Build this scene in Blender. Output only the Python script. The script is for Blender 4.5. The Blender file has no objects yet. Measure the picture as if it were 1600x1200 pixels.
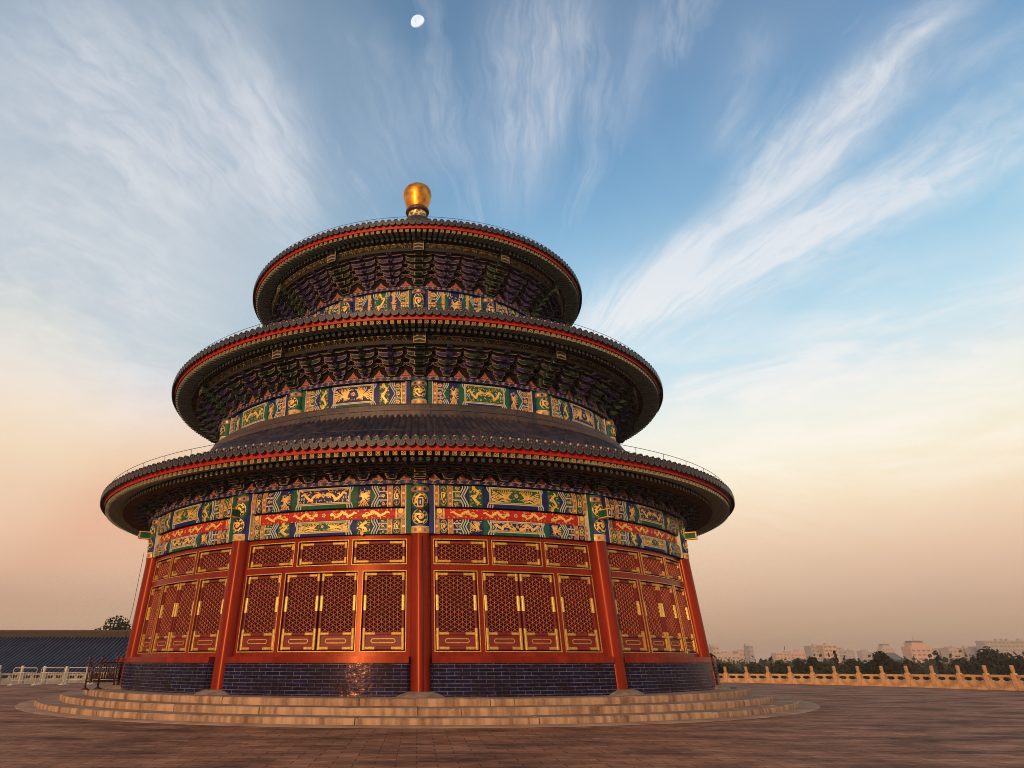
import bpy, bmesh, math, random
from math import sin, cos, pi, radians as rad, sqrt, atan2
from mathutils import Vector, Matrix
random.seed(7)
SC = bpy.context.scene
COL = SC.collection

# ------------------------------------------------------------------ camera
TH, CAMY, CAMZ = 0.447, -34.833, 1.456
FPX, CX, CY = 1082.19, 652.2, 513.9
cam_d = bpy.data.cameras.new('camera')
cam_d.sensor_width = 36.0
cam_d.lens = 36.0 * FPX / 1600.0
cam_d.shift_x = (800 - CX) / 1600.0
cam_d.shift_y = -(600 - CY) / 1600.0
cam_d.clip_start = 0.1
cam_d.clip_end = 20000
cam = bpy.data.objects.new('camera', cam_d)
COL.objects.link(cam)
cam.location = (0, CAMY, CAMZ)
cam.rotation_euler = (pi / 2 + TH, 0, 0)
SC.camera = cam
SC.render.engine = 'CYCLES'
SC.cycles.use_denoising = True
SC.cycles.filter_width = 1.0
SC.cycles.max_bounces = 6
SC.cycles.volume_bounces = 1
SC.view_settings.view_transform = 'Standard'
SC.view_settings.look = 'None'
SC.view_settings.exposure = 0.0
SC.view_settings.gamma = 1.0
SC.view_settings.use_curve_mapping = False


def pdir(px, py):
    a = (px - CX) / FPX
    v = (CY - py) / FPX
    return Vector((a, cos(TH) - v * sin(TH), sin(TH) + v * cos(TH))).normalized()


def at(px, py, Y):
    d = pdir(px, py)
    k = (Y - CAMY) / d.y
    return Vector((0, CAMY, CAMZ)) + d * k


# ------------------------------------------------------------------ sun and sky
SUN_AZ, SUN_EL = rad(-20), rad(8.5)
SUN = Vector((sin(SUN_AZ) * cos(SUN_EL), -cos(SUN_AZ) * cos(SUN_EL), sin(SUN_EL)))
sd = bpy.data.lights.new('sun', 'SUN')
sd.energy = 2.8
sd.angle = rad(0.6)
sd.color = (1.0, 0.57, 0.29)
sun = bpy.data.objects.new('sun', sd)
COL.objects.link(sun)
sun.rotation_euler = SUN.to_track_quat('Z', 'Y').to_euler()
sun.location = SUN * 100

W = bpy.data.worlds.new('World')
SC.world = W
W.use_nodes = True
NT = W.node_tree
NT.nodes.clear()


def nd(t, **kw):
    n = NT.nodes.new(t)
    for k, v in kw.items():
        setattr(n, k, v)
    return n


def plug(sock, v):
    if hasattr(v, 'is_output'):
        NT.links.new(v, sock)
    elif isinstance(v, (tuple, list, Vector)):
        sock.default_value = tuple(v)
    else:
        sock.default_value = v


def M(op, a, b=0.0, c=None, clamp=False):
    n = nd('ShaderNodeMath', operation=op, use_clamp=clamp)
    plug(n.inputs[0], a)
    plug(n.inputs[1], b)
    if c is not None:
        plug(n.inputs[2], c)
    return n.outputs[0]


def DOT(a, b):
    n = nd('ShaderNodeVectorMath', operation='DOT_PRODUCT')
    plug(n.inputs[0], a)
    plug(n.inputs[1], b)
    return n.outputs['Value']


def SMOOTH(x, a, b):
    n = nd('ShaderNodeMapRange', interpolation_type='SMOOTHSTEP')
    plug(n.inputs[0], x)
    n.inputs[1].default_value = a
    n.inputs[2].default_value = b
    return n.outputs[0]


def COMB(x, y, z):
    n = nd('ShaderNodeCombineXYZ')
    plug(n.inputs[0], x)
    plug(n.inputs[1], y)
    plug(n.inputs[2], z)
    return n.outputs[0]


def NOISE(vec, scale, detail=4.0, rough=0.55, dist=0.0):
    n = nd('ShaderNodeTexNoise')
    plug(n.inputs['Vector'], vec)
    n.inputs['Scale'].default_value = scale
    n.inputs['Detail'].default_value = detail
    n.inputs['Roughness'].default_value = rough
    n.inputs['Distortion'].default_value = dist
    return n.outputs[0]


def MIXC(f, a, b):
    n = nd('ShaderNodeMix', data_type='RGBA')
    plug(n.inputs[0], f)
    plug(n.inputs[6], a if hasattr(a, 'is_output') else (*a, 1))
    plug(n.inputs[7], b if hasattr(b, 'is_output') else (*b, 1))
    return n.outputs[2]


def RAMP(x, stops):
    n = nd('ShaderNodeValToRGB')
    plug(n.inputs[0], x)
    r = n.color_ramp
    while len(r.elements) < len(stops):
        r.elements.new(0.5)
    for e, (p, c) in zip(r.elements, stops):
        e.position = p
        e.color = (*c, 1)
    return n.outputs[0]


tc = nd('ShaderNodeTexCoord')
DV = tc.outputs['Generated']
sep = nd('ShaderNodeSeparateXYZ')
NT.links.new(DV, sep.inputs[0])
dx, dy, dz = sep.outputs
warp = NOISE(DV, 2.2, 3, 0.5)
zz = M('ADD', dz, M('MULTIPLY', M('SUBTRACT', warp, 0.5), 0.05))
SKY_R = [(0.0, (0.235, 0.119, 0.119)), (0.021, (0.281, 0.144, 0.137)), (0.054, (0.393, 0.156, 0.135)), (0.087, (0.549, 0.249, 0.161)), (0.121, (0.706, 0.362, 0.193)), (0.156, (0.825, 0.493, 0.261)), (0.191, (0.905, 0.641, 0.341)), (0.226, (0.904, 0.747, 0.462)), (0.261, (0.881, 0.818, 0.619)), (0.296, (0.824, 0.822, 0.709)), (0.324, (0.667, 0.748, 0.75)), (0.351, (0.57, 0.724, 0.773)), (0.38, (0.483, 0.697, 0.789)), (0.46, (0.27, 0.543, 0.728)), (0.56, (0.12, 0.343, 0.574)), (0.66, (0.07, 0.23, 0.448)), (0.78, (0.045, 0.15, 0.31)), (1.0, (0.03, 0.094, 0.235))]
SKY_L = [(0.0, (0.33, 0.176, 0.144)), (0.036, (0.414, 0.221, 0.174)), (0.064, (0.451, 0.192, 0.138)), (0.107, (0.662, 0.297, 0.165)), (0.151, (0.767, 0.335, 0.154)), (0.195, (0.801, 0.376, 0.162)), (0.24, (0.866, 0.518, 0.256)), (0.286, (0.881, 0.622, 0.435)), (0.315, (0.776, 0.639, 0.566)), (0.345, (0.654, 0.633, 0.641)), (0.375, (0.523, 0.581, 0.604)), (0.38, (0.514, 0.579, 0.605)), (0.46, (0.326, 0.44, 0.516)), (0.56, (0.17, 0.306, 0.408)), (0.66, (0.08, 0.22, 0.375)), (0.78, (0.045, 0.165, 0.285)), (1.0, (0.03, 0.085, 0.2))]
base = MIXC(SMOOTH(dx, -0.35, 0.2), RAMP(zz, SKY_L), RAMP(zz, SKY_R))

# cirrus: streaks that fan out from one point of the sky
P = pdir(800, 690)
U = P.cross(Vector((0, 0, 1))).normalized()
V = U.cross(P).normalized()
pu, pv, pp = DOT(DV, U), DOT(DV, V), DOT(DV, P)
ln = M('SQRT', M('ADD', M('MULTIPLY', pu, pu), M('ADD', M('MULTIPLY', pv, pv), 1e-5)))
cu, cv = M('DIVIDE', pu, ln), M('DIVIDE', pv, ln)
w2 = NOISE(DV, 2.2, 4, 0.6)
brk = NOISE(DV, 7.0, 6, 0.65)
cu2 = M('ADD', M('ADD', cu, M('MULTIPLY', M('SUBTRACT', w2, 0.5), 0.42)), M('MULTIPLY', M('SUBTRACT', brk, 0.5), 0.035))
fan = COMB(M('MULTIPLY', cu2, 2.0), M('MULTIPLY', cv, 2.0), M('MULTIPLY', pp, 2.6))
st1 = NOISE(fan, 2.6, 7, 0.62, 0.3)
st2 = NOISE(fan, 1.0, 4, 0.55, 0.5)
fine = NOISE(COMB(M('MULTIPLY', cu2, 8.0), M('MULTIPLY', cv, 8.0), M('MULTIPLY', pp, 6.0)), 2.2, 6, 0.65, 0.4)
field = M('MULTIPLY', SMOOTH(M('ADD', M('MULTIPLY', st1, 0.40), M('MULTIPLY', st2, 0.60)), 0.42, 0.78), SMOOTH(dz, 0.26, 0.42))
field = M('MULTIPLY', field, M('ADD', 0.55, M('MULTIPLY', SMOOTH(brk, 0.3, 0.7), 0.6)))
fil = NOISE(COMB(M('MULTIPLY', cu2, 14.0), M('MULTIPLY', cv, 14.0), M('MULTIPLY', pp, 9.0)), 2.0, 8, 0.7, 0.5)
field = M('MULTIPLY', field, M('ADD', 0.55, M('MULTIPLY', SMOOTH(fil, 0.32, 0.62), 0.75)))
veil = M('MULTIPLY', SMOOTH(dz, 0.36, 0.5), M('ADD', 0.08, M('MULTIPLY', SMOOTH(w2, 0.35, 0.65), 0.14)))
veil = M('ADD', veil, M('MULTIPLY', SMOOTH(dx, 0.0, -0.35), M('MULTIPLY', SMOOTH(dz, 0.36, 0.5), 0.22)))
field = M('MAXIMUM', field, veil)
field = M('MULTIPLY', field, M('ADD', 0.6, M('MULTIPLY', SMOOTH(dx, 0.10, -0.30), 0.45)))


def streak(p0, p1, w, s, tex=0.6, feather=0.35):
    a, b = pdir(*p0), pdir(*p1)
    n = a.cross(b).normalized()
    mid = (a + b).normalized()
    tang = n.cross(mid).normalized()
    half = math.acos(max(-1, min(1, a.dot(b)))) / 2
    off = M('ADD', DOT(DV, n), M('MULTIPLY', M('SUBTRACT', w2, 0.5), 0.05))
    q = M('DIVIDE', off, w / FPX)
    g = M('POWER', 2.718, M('MULTIPLY', M('MULTIPLY', q, q), -1.0))
    t = M('ABSOLUTE', DOT(DV, tang))
    win = SMOOTH(t, half * (1 + feather), half * (1 - feather * 1.6))
    win = M('MULTIPLY', win, SMOOTH(DOT(DV, mid), 0.0, 0.3))
    tx = M('ADD', 1.0 - tex, M('MULTIPLY', M('MULTIPLY', SMOOTH(fine, 0.28, 0.66), SMOOTH(brk, 0.22, 0.55)), tex))
    tx = M('MULTIPLY', tx, M('ADD', 0.62, M('MULTIPLY', SMOOTH(fil, 0.30, 0.62), 0.55)))
    return M('MULTIPLY', M('MULTIPLY', g, win), M('MULTIPLY', tx, s))


ST = [((980, 485), (1335, 200), 11, 0.75), ((1000, 490), (1325, 320), 12, 0.65), ((1190, 300), (1480, 10), 11, 0.6),
      ((1270, 385), (1610, 175), 11, 0.45), ((120, 60), (330, 260), 14, 0.4), ((240, 60), (440, 300), 16, 0.45), ((60, 150), (300, 330), 18, 0.35),
      ((930, 515), (1345, 180), 26, 1.0), ((960, 520), (1350, 300), 26, 0.95), ((1160, 310), (1520, -20), 32, 0.75),
      ((1110, 480), (1660, 105), 44, 0.65), ((1140, 290), (1400, 90), 22, 0.45), ((880, 530), (1190, 420), 55, 0.85),
      ((1020, 420), (1340, 215), 20, 0.6), ((1200, 420), (1620, 205), 24, 0.4), ((1350, 170), (1640, 20), 20, 0.30),
      ((835, -40), (800, 320), 60, 0.55), ((900, -20), (850, 230), 34, 0.38), ((1010, 0), (960, 210), 36, 0.22),
      ((1190, 30), (1120, 250), 30, 0.28), ((0, 10), (400, 340), 80, 0.60), ((110, -20), (490, 330), 60, 0.50),
      ((380, 90), (455, 400), 44, 0.70), ((-60, 110), (300, 360), 70, 0.55), ((-60, 290), (320, 520), 80, 0.50),
      ((300, -30), (450, 240), 50, 0.45), ((-60, 490), (270, 650), 80, 0.45), ((560, 20), (600, 300), 55, 0.22),
      ((1080, 770), (1640, 640), 90, 0.45), ((1040, 670), (1110, 640), 16, 0.5), ((1280, 600), (1640, 560), 50, 0.25),
      ((1050, 610), (1100, 585), 9, 0.5), ((660, 80), (705, 280), 45, 0.22)]
# low broken cloud over the right-hand horizon
lowv = COMB(M('MULTIPLY', dx, 1.6), M('MULTIPLY', dy, 1.6), M('MULTIPLY', dz, 7.0))
lown = SMOOTH(NOISE(lowv, 3.2, 7, 0.62, 0.6), 0.42, 0.66)
low = M('MULTIPLY', M('MULTIPLY', lown, SMOOTH(dx, 0.05, 0.40)), M('MULTIPLY', SMOOTH(dz, 0.12, 0.24), SMOOTH(dz, 0.44, 0.30)))
cl = M('ADD', field, M('MULTIPLY', low, 0.85))
for s_ in ST:
    x_ = streak(*s_)
    cl = M('SUBTRACT', M('ADD', cl, x_), M('MULTIPLY', cl, x_))     # screen
cl = M('MINIMUM', cl, 0.93)
ccol = RAMP(dz, [(0.0, (0.60, 0.36, 0.25)), (0.22, (1.0, 0.85, 0.68)), (0.34, (0.95, 0.88, 0.80)), (0.5, (0.86, 0.84, 0.84)), (0.8, (0.66, 0.70, 0.75))])
skyc = MIXC(M('MULTIPLY', cl, 0.92), base, ccol)
# warm glow low on the left edge and behind the camera, where the sun is
gl = SMOOTH(DOT(DV, pdir(-40, 650)), 0.980, 1.0)
skyc = MIXC(M('MULTIPLY', gl, 0.40), skyc, (0.98, 0.84, 0.60))
sg = SMOOTH(DOT(DV, SUN), 0.80, 1.0)
skyc = MIXC(M('MULTIPLY', sg, 0.6), skyc, (1.0, 0.58, 0.28))
b1 = nd('ShaderNodeBackground')
NT.links.new(skyc, b1.inputs[0])
b1.inputs[1].default_value = 0.90
nish = nd('ShaderNodeTexSky', sky_type='NISHITA')
nish.sun_disc = False
nish.sun_elevation = SUN_EL
nish.sun_rotation = atan2(SUN.x, SUN.y)
b2 = nd('ShaderNodeBackground')
NT.links.new(nish.outputs[0], b2.inputs[0])
b2.inputs[1].default_value = 0.05
ads = nd('ShaderNodeAddShader')
NT.links.new(b1.outputs[0], ads.inputs[0])
NT.links.new(b2.outputs[0], ads.inputs[1])
wo = nd('ShaderNodeOutputWorld')
NT.links.new(ads.outputs[0], wo.inputs[0])


# ------------------------------------------------------------------ materials
MATS = {}


def mat(name, c1, c2=None, scale=3.0, rough=0.6, metal=0.0, bump=0.0, bscale=None, stretch=(1, 1, 1), detail=6, lo=0.35, hi=0.65, rvar=0.12, coat=0.0, spec=0.5, tint=None):
    m = bpy.data.materials.new(name)
    m.use_nodes = True
    t = m.node_tree
    b = t.nodes['Principled BSDF']
    b.inputs['Metallic'].default_value = metal
    b.inputs['Specular IOR Level'].default_value = spec
    if tint:
        b.inputs['Specular Tint'].default_value = (*tint, 1)
    if coat:
        b.inputs['Coat Weight'].default_value = coat
        b.inputs['Coat Roughness'].default_value = 0.12
    tcn = t.nodes.new('ShaderNodeTexCoord')
    mp = t.nodes.new('ShaderNodeMapping')
    mp.inputs['Scale'].default_value = stretch
    t.links.new(tcn.outputs['Object'], mp.inputs[0])
    n = t.nodes.new('ShaderNodeTexNoise')
    n.inputs['Scale'].default_value = scale
    n.inputs['Detail'].default_value = detail
    n.inputs['Roughness'].default_value = 0.6
    t.links.new(mp.outputs[0], n.inputs[0])
    r = t.nodes.new('ShaderNodeValToRGB')
    r.color_ramp.elements[0].position = lo
    r.color_ramp.elements[1].position = hi
    r.color_ramp.elements[0].color = (*c1, 1)
    r.color_ramp.elements[1].color = (*(c2 or c1), 1)
    t.links.new(n.outputs[0], r.inputs[0])
    t.links.new(r.outputs[0], b.inputs['Base Color'])
    mr = t.nodes.new('ShaderNodeMapRange')
    mr.inputs[3].default_value = max(0.03, rough - rvar)
    mr.inputs[4].default_value = min(1, rough + rvar)
    t.links.new(n.outputs[0], mr.inputs[0])
    t.links.new(mr.outputs[0], b.inputs['Roughness'])
    if bump:
        n2 = t.nodes.new('ShaderNodeTexNoise')
        n2.inputs['Scale'].default_value = bscale or scale * 4
        n2.inputs['Detail'].default_value = 5
        t.links.new(mp.outputs[0], n2.inputs[0])
        bp = t.nodes.new('ShaderNodeBump')
        bp.inputs['Strength'].default_value = bump
        bp.inputs['Distance'].default_value = 0.02
        t.links.new(n2.outputs[0], bp.inputs['Height'])
        t.links.new(bp.outputs[0], b.inputs['Normal'])
    MATS[name] = m
    return m


def brick_mat(name, c1, c2, mortar, bw, bh, ms, rough, bump, stain=None, stain_scale=1.2, spec=0.5, tint=None, dirt_stretch=(1, 1, 1)):
    """bricks laid on the UV map, which is in metres"""
    m = bpy.data.materials.new(name)
    m.use_nodes = True
    t = m.node_tree
    L = t.links.new
    b = t.nodes['Principled BSDF']
    b.inputs['Specular IOR Level'].default_value = spec
    if tint:
        b.inputs['Specular Tint'].default_value = (*tint, 1)
    uv = t.nodes.new('ShaderNodeUVMap')
    br = t.nodes.new('ShaderNodeTexBrick')
    br.inputs['Color1'].default_value = (*c1, 1)
    br.inputs['Color2'].default_value = (*c2, 1)
    br.inputs['Mortar'].default_value = (*mortar, 1)
    br.inputs['Scale'].default_value = 1
    br.inputs['Brick Width'].default_value = bw
    br.inputs['Row Height'].default_value = bh
    br.inputs['Mortar Size'].default_value = ms
    br.inputs['Mortar Smooth'].default_value = 0.25
    br.inputs['Bias'].default_value = -0.1
    wn = t.nodes.new('ShaderNodeTexNoise')
    wn.inputs['Scale'].default_value = 4
    wn.inputs['Detail'].default_value = 4
    L(uv.outputs[0], wn.inputs[0])
    ad = t.nodes.new('ShaderNodeVectorMath')
    ad.operation = 'MULTIPLY_ADD'
    ad.inputs[1].default_value = (0.03, 0.015, 0)
    L(wn.outputs['Color'], ad.inputs[0])
    L(uv.outputs[0], ad.inputs[2])
    L(ad.outputs[0], br.inputs[0])
    col = br.outputs[0]
    mp = t.nodes.new('ShaderNodeMapping')
    mp.inputs['Scale'].default_value = dirt_stretch
    L(uv.outputs[0], mp.inputs[0])
    n = t.nodes.new('ShaderNodeTexNoise')
    n.inputs['Scale'].default_value = stain_scale
    n.inputs['Detail'].default_value = 8
    n.inputs['Roughness'].default_value = 0.65
    L(mp.outputs[0], n.inputs[0])
    if stain:
        r = t.nodes.new('ShaderNodeValToRGB')
        r.color_ramp.elements[0].position = 0.42
        r.color_ramp.elements[1].position = 0.66
        L(n.outputs[0], r.inputs[0])
        mx = t.nodes.new('ShaderNodeMix')
        mx.data_type = 'RGBA'
        L(r.outputs[0], mx.inputs[0])
        L(col, mx.inputs[6])
        mx.inputs[7].default_value = (*stain, 1)
        col = mx.outputs[2]
        n5 = t.nodes.new('ShaderNodeTexNoise')
        n5.inputs['Scale'].default_value = stain_scale * 7
        n5.inputs['Detail'].default_value = 7
        n5.inputs['Roughness'].default_value = 0.7
        L(mp.outputs[0], n5.inputs[0])
        r5 = t.nodes.new('ShaderNodeMapRange')
        r5.inputs[1].default_value = 0.3
        r5.inputs[2].default_value = 0.7
        r5.inputs[3].default_value = 0.55
        r5.inputs[4].default_value = 1.45
        L(n5.outputs[0], r5.inputs[0])
        vm = t.nodes.new('ShaderNodeVectorMath')
        vm.operation = 'SCALE'
        L(col, vm.inputs[0])
        L(r5.outputs[0], vm.inputs['Scale'])
        col = vm.outputs[0]
    L(col, b.inputs['Base Color'])
    mr = t.nodes.new('ShaderNodeMapRange')
    mr.inputs[3].default_value = rough * 0.6
    mr.inputs[4].default_value = min(1, rough * 1.4)
    L(n.outputs[0], mr.inputs[0])
    mm = t.nodes.new('ShaderNodeMath')
    mm.operation = 'MULTIPLY_ADD'
    mm.inputs[1].default_value = 0.4
    L(br.outputs['Fac'], mm.inputs[0])
    L(mr.outputs[0], mm.inputs[2])
    L(mm.outputs[0], b.inputs['Roughness'])
    # bump: mortar joints and a wavy face
    h = t.nodes.new('ShaderNodeMath')
    h.operation = 'MULTIPLY_ADD'
    h.inputs[1].default_value = -1.0
    L(br.outputs['Fac'], h.inputs[0])
    n3 = t.nodes.new('ShaderNodeTexNoise')
    n3.inputs['Scale'].default_value = 5
    n3.inputs['Detail'].default_value = 3
    L(uv.outputs[0], n3.inputs[0])
    L(n3.outputs[0], h.inputs[2])
    bp = t.nodes.new('ShaderNodeBump')
    bp.inputs['Strength'].default_value = bump
    bp.inputs['Distance'].default_value = 0.02
    L(h.outputs[0], bp.inputs['Height'])
    L(bp.outputs[0], b.inputs['Normal'])
    MATS[name] = m
    return m


mat('red_paint', (0.110, 0.009, 0.006), (0.215, 0.021, 0.012), 1.1, 0.26, bump=0.14, bscale=2.5, stretch=(1.6, 1.6, 0.22), spec=0.20, rvar=0.12, tint=(1.0, 0.32, 0.14), detail=9, lo=0.28, hi=0.62)
mat('red_dark', (0.13, 0.012, 0.009), (0.19, 0.020, 0.013), 2, 0.5, spec=0.25)
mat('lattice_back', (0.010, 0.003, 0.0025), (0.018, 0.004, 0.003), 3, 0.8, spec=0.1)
mat('lattice_red', (0.29, 0.050, 0.032), (0.38, 0.075, 0.048), 3, 0.6, spec=0.2)
mat('fascia_red', (0.36, 0.010, 0.007), (0.44, 0.018, 0.010), 2, 0.5, spec=0.25)
mat('gold', (0.40, 0.20, 0.04), (0.66, 0.40, 0.10), 11, 0.45, metal=0.45, bump=0.6, bscale=40, lo=0.3, hi=0.7)
mat('gold_plate', (0.62, 0.40, 0.09), (0.85, 0.60, 0.17), 14, 0.4, metal=0.35, bump=0.5, bscale=40)
mat('gold_paint', (0.66, 0.40, 0.09), (0.84, 0.56, 0.15), 6, 0.45, metal=0.2, spec=0.3)
mat('gold_dull', (0.46, 0.27, 0.09), (0.60, 0.37, 0.13), 5, 0.5, metal=0.1, spec=0.3)
mat('gilt_line', (0.34, 0.20, 0.14), (0.44, 0.27, 0.19), 5, 0.6, spec=0.2)
mat('deep_blue', (0.006, 0.010, 0.085), (0.012, 0.022, 0.14), 6, 0.55, spec=0.25)
mat('dark_green', (0.005, 0.062, 0.034), (0.012, 0.11, 0.060), 6, 0.55, spec=0.25)
mat('white_line', (0.44, 0.46, 0.41), (0.56, 0.56, 0.49), 5, 0.6, spec=0.2)
mat('pink_paint', (0.25, 0.10, 0.075), (0.36, 0.16, 0.11), 8, 0.55)
mat('bracket_blue', (0.016, 0.014, 0.066), (0.032, 0.028, 0.12), 5, 0.6, spec=0.2)
mat('bracket_dark', (0.010, 0.010, 0.026), (0.016, 0.022, 0.034), 5, 0.7, spec=0.15)
mat('bracket_green', (0.008, 0.022, 0.017), (0.015, 0.044, 0.030), 5, 0.6, spec=0.2)
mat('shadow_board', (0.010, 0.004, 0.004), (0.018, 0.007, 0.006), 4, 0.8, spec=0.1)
mat('rafter_paint', (0.20, 0.25, 0.22), (0.27, 0.32, 0.27), 5, 0.6, spec=0.2)
mat('rafter_brown', (0.055, 0.027, 0.016), (0.090, 0.044, 0.026), 3, 0.65, spec=0.2)
mat('purlin_paint', (0.015, 0.014, 0.014), (0.034, 0.028, 0.022), 9, 0.6, spec=0.2)
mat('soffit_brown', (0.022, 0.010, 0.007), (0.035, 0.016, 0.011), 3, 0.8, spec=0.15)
mat('dot_white', (0.78, 0.80, 0.82), (0.88, 0.88, 0.88), 9, 0.55)
mat('dot_green', (0.50, 0.68, 0.60), (0.60, 0.78, 0.68), 9, 0.55)
mat('glazed_tile', (0.009, 0.012, 0.028), (0.050, 0.038, 0.043), 2.2, 0.34, bump=0.3, bscale=12, rvar=0.15, spec=0.4)
mat('tile_face', (0.016, 0.018, 0.030), (0.044, 0.038, 0.046), 7, 0.42, bump=0.5, bscale=24, spec=0.35)
mat('tile_rim', (0.10, 0.095, 0.105), (0.17, 0.145, 0.14), 9, 0.5, spec=0.3)
mat('tile_bed', (0.018, 0.018, 0.026), (0.035, 0.030, 0.034), 4, 0.5)
mat('nail_cap', (0.42, 0.20, 0.13), (0.56, 0.32, 0.22), 12, 0.4)
mat('gilt_bronze', (0.42, 0.13, 0.012), (0.80, 0.36, 0.045), 2.6, 0.42, metal=0.8, bump=0.4, bscale=9, lo=0.36, hi=0.60, rvar=0.15)
mat('neck_gold', (0.20, 0.08, 0.02), (0.98, 0.72, 0.30), 7, 0.35, metal=0.5, lo=0.45, hi=0.55, bump=0.8, bscale=9)
mat('dark_bronze', (0.06, 0.028, 0.020), (0.11, 0.055, 0.035), 6, 0.4, metal=0.3)
mat('wire_metal', (0.04, 0.04, 0.045), (0.06, 0.055, 0.05), 6, 0.5, metal=0.6)
mat('stone_tread', (0.24, 0.130, 0.080), (0.42, 0.265, 0.170), 1.1, 0.9, bump=0.3, bscale=14, spec=0.2)
mat('stone_plinth', (0.20, 0.13, 0.09), (0.34, 0.24, 0.165), 3, 0.85, bump=0.4, bscale=14, spec=0.2)
mat('stone_riser', (0.15, 0.075, 0.042), (0.44, 0.28, 0.17), 2.4, 0.8, bump=0.5, bscale=12, stretch=(1.5, 1.5, 0.25), lo=0.33, hi=0.60, spec=0.2, detail=9)
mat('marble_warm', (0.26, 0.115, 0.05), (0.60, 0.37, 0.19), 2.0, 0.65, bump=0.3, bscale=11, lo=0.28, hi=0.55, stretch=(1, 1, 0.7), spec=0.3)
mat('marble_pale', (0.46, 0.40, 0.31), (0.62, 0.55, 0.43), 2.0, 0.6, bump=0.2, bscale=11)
mat('barrier_white', (0.50, 0.45, 0.36), (0.60, 0.54, 0.44), 5, 0.5)
mat('barrier_brown', (0.060, 0.022, 0.016), (0.10, 0.036, 0.024), 5, 0.4, metal=0.3)
mat('barrier_red', (0.40, 0.040, 0.015), (0.50, 0.060, 0.022), 4, 0.5)
mat('annex_wall', (0.18, 0.030, 0.016), (0.24, 0.045, 0.025), 2, 0.7)
mat('annex_ridge', (0.022, 0.014, 0.012), (0.038, 0.024, 0.019), 2, 0.6, spec=0.2)
mat('annex_tile', (0.004, 0.006, 0.016), (0.008, 0.010, 0.020), 0.6, 0.6, spec=0.15)
mat('annex_rib', (0.022, 0.026, 0.050), (0.070, 0.066, 0.085), 0.8, 0.5, spec=0.3)
mat('leaf_dark', (0.005, 0.007, 0.003), (0.013, 0.015, 0.006), 0.7, 0.8, spec=0.15)
mat('leaf_mid', (0.010, 0.015, 0.006), (0.026, 0.030, 0.011), 0.7, 0.8, spec=0.15)
mat('leaf_blue', (0.010, 0.018, 0.012), (0.022, 0.030, 0.018), 0.7, 0.8, spec=0.15)
mat('bark', (0.05, 0.032, 0.02), (0.09, 0.06, 0.04), 5, 0.85, bump=0.4)
mat('plain_earth', (0.05, 0.055, 0.025), (0.10, 0.09, 0.05), 0.05, 0.9)
mat('concrete', (0.30, 0.27, 0.24), (0.38, 0.34, 0.30), 0.2, 0.8)
mat('retaining_stone', (0.32, 0.26, 0.20), (0.45, 0.37, 0.28), 0.8, 0.8)
brick_mat('dado_brick', (0.002, 0.006, 0.036), (0.008, 0.015, 0.062), (0.17, 0.12, 0.095), 0.46, 0.098, 0.007, 0.13, 0.30, stain=(0.012, 0.010, 0.013), stain_scale=1.0, spec=0.07, tint=(1.0, 0.50, 0.28))
brick_mat('paving', (0.35, 0.138, 0.068), (0.49, 0.210, 0.110), (0.15, 0.064, 0.035), 0.66, 0.34, 0.012, 0.85, 0.35, stain=(0.095, 0.044, 0.026), stain_scale=0.75, dirt_stretch=(0.6, 1.2, 1), spec=0.10)
brick_mat('ridge_block', (0.030, 0.028, 0.036), (0.115, 0.062, 0.043), (0.012, 0.010, 0.010), 0.85, 0.5, 0.010, 0.5, 0.5, stain=(0.085, 0.047, 0.034), stain_scale=1.4, spec=0.3)
for nm_, c1_, c2_, bw_, bh_ in (('tower_tan', (0.42, 0.30, 0.23), (0.36, 0.26, 0.20), 5, 3.2), ('tower_pink', (0.50, 0.30, 0.22), (0.44, 0.26, 0.19), 4, 3.0), ('tower_grey', (0.32, 0.28, 0.25), (0.28, 0.24, 0.22), 4.5, 3.4)):
    brick_mat(nm_, c1_, c2_, c2_, bw_, bh_, 0.02, 0.7, 0.0)
mat('window_glass', (0.13, 0.10, 0.085), (0.20, 0.15, 0.125), 0.2, 0.4)
mat('gate_tower_roof', (0.07, 0.085, 0.075), (0.10, 0.11, 0.10), 0.3, 0.6)


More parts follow.
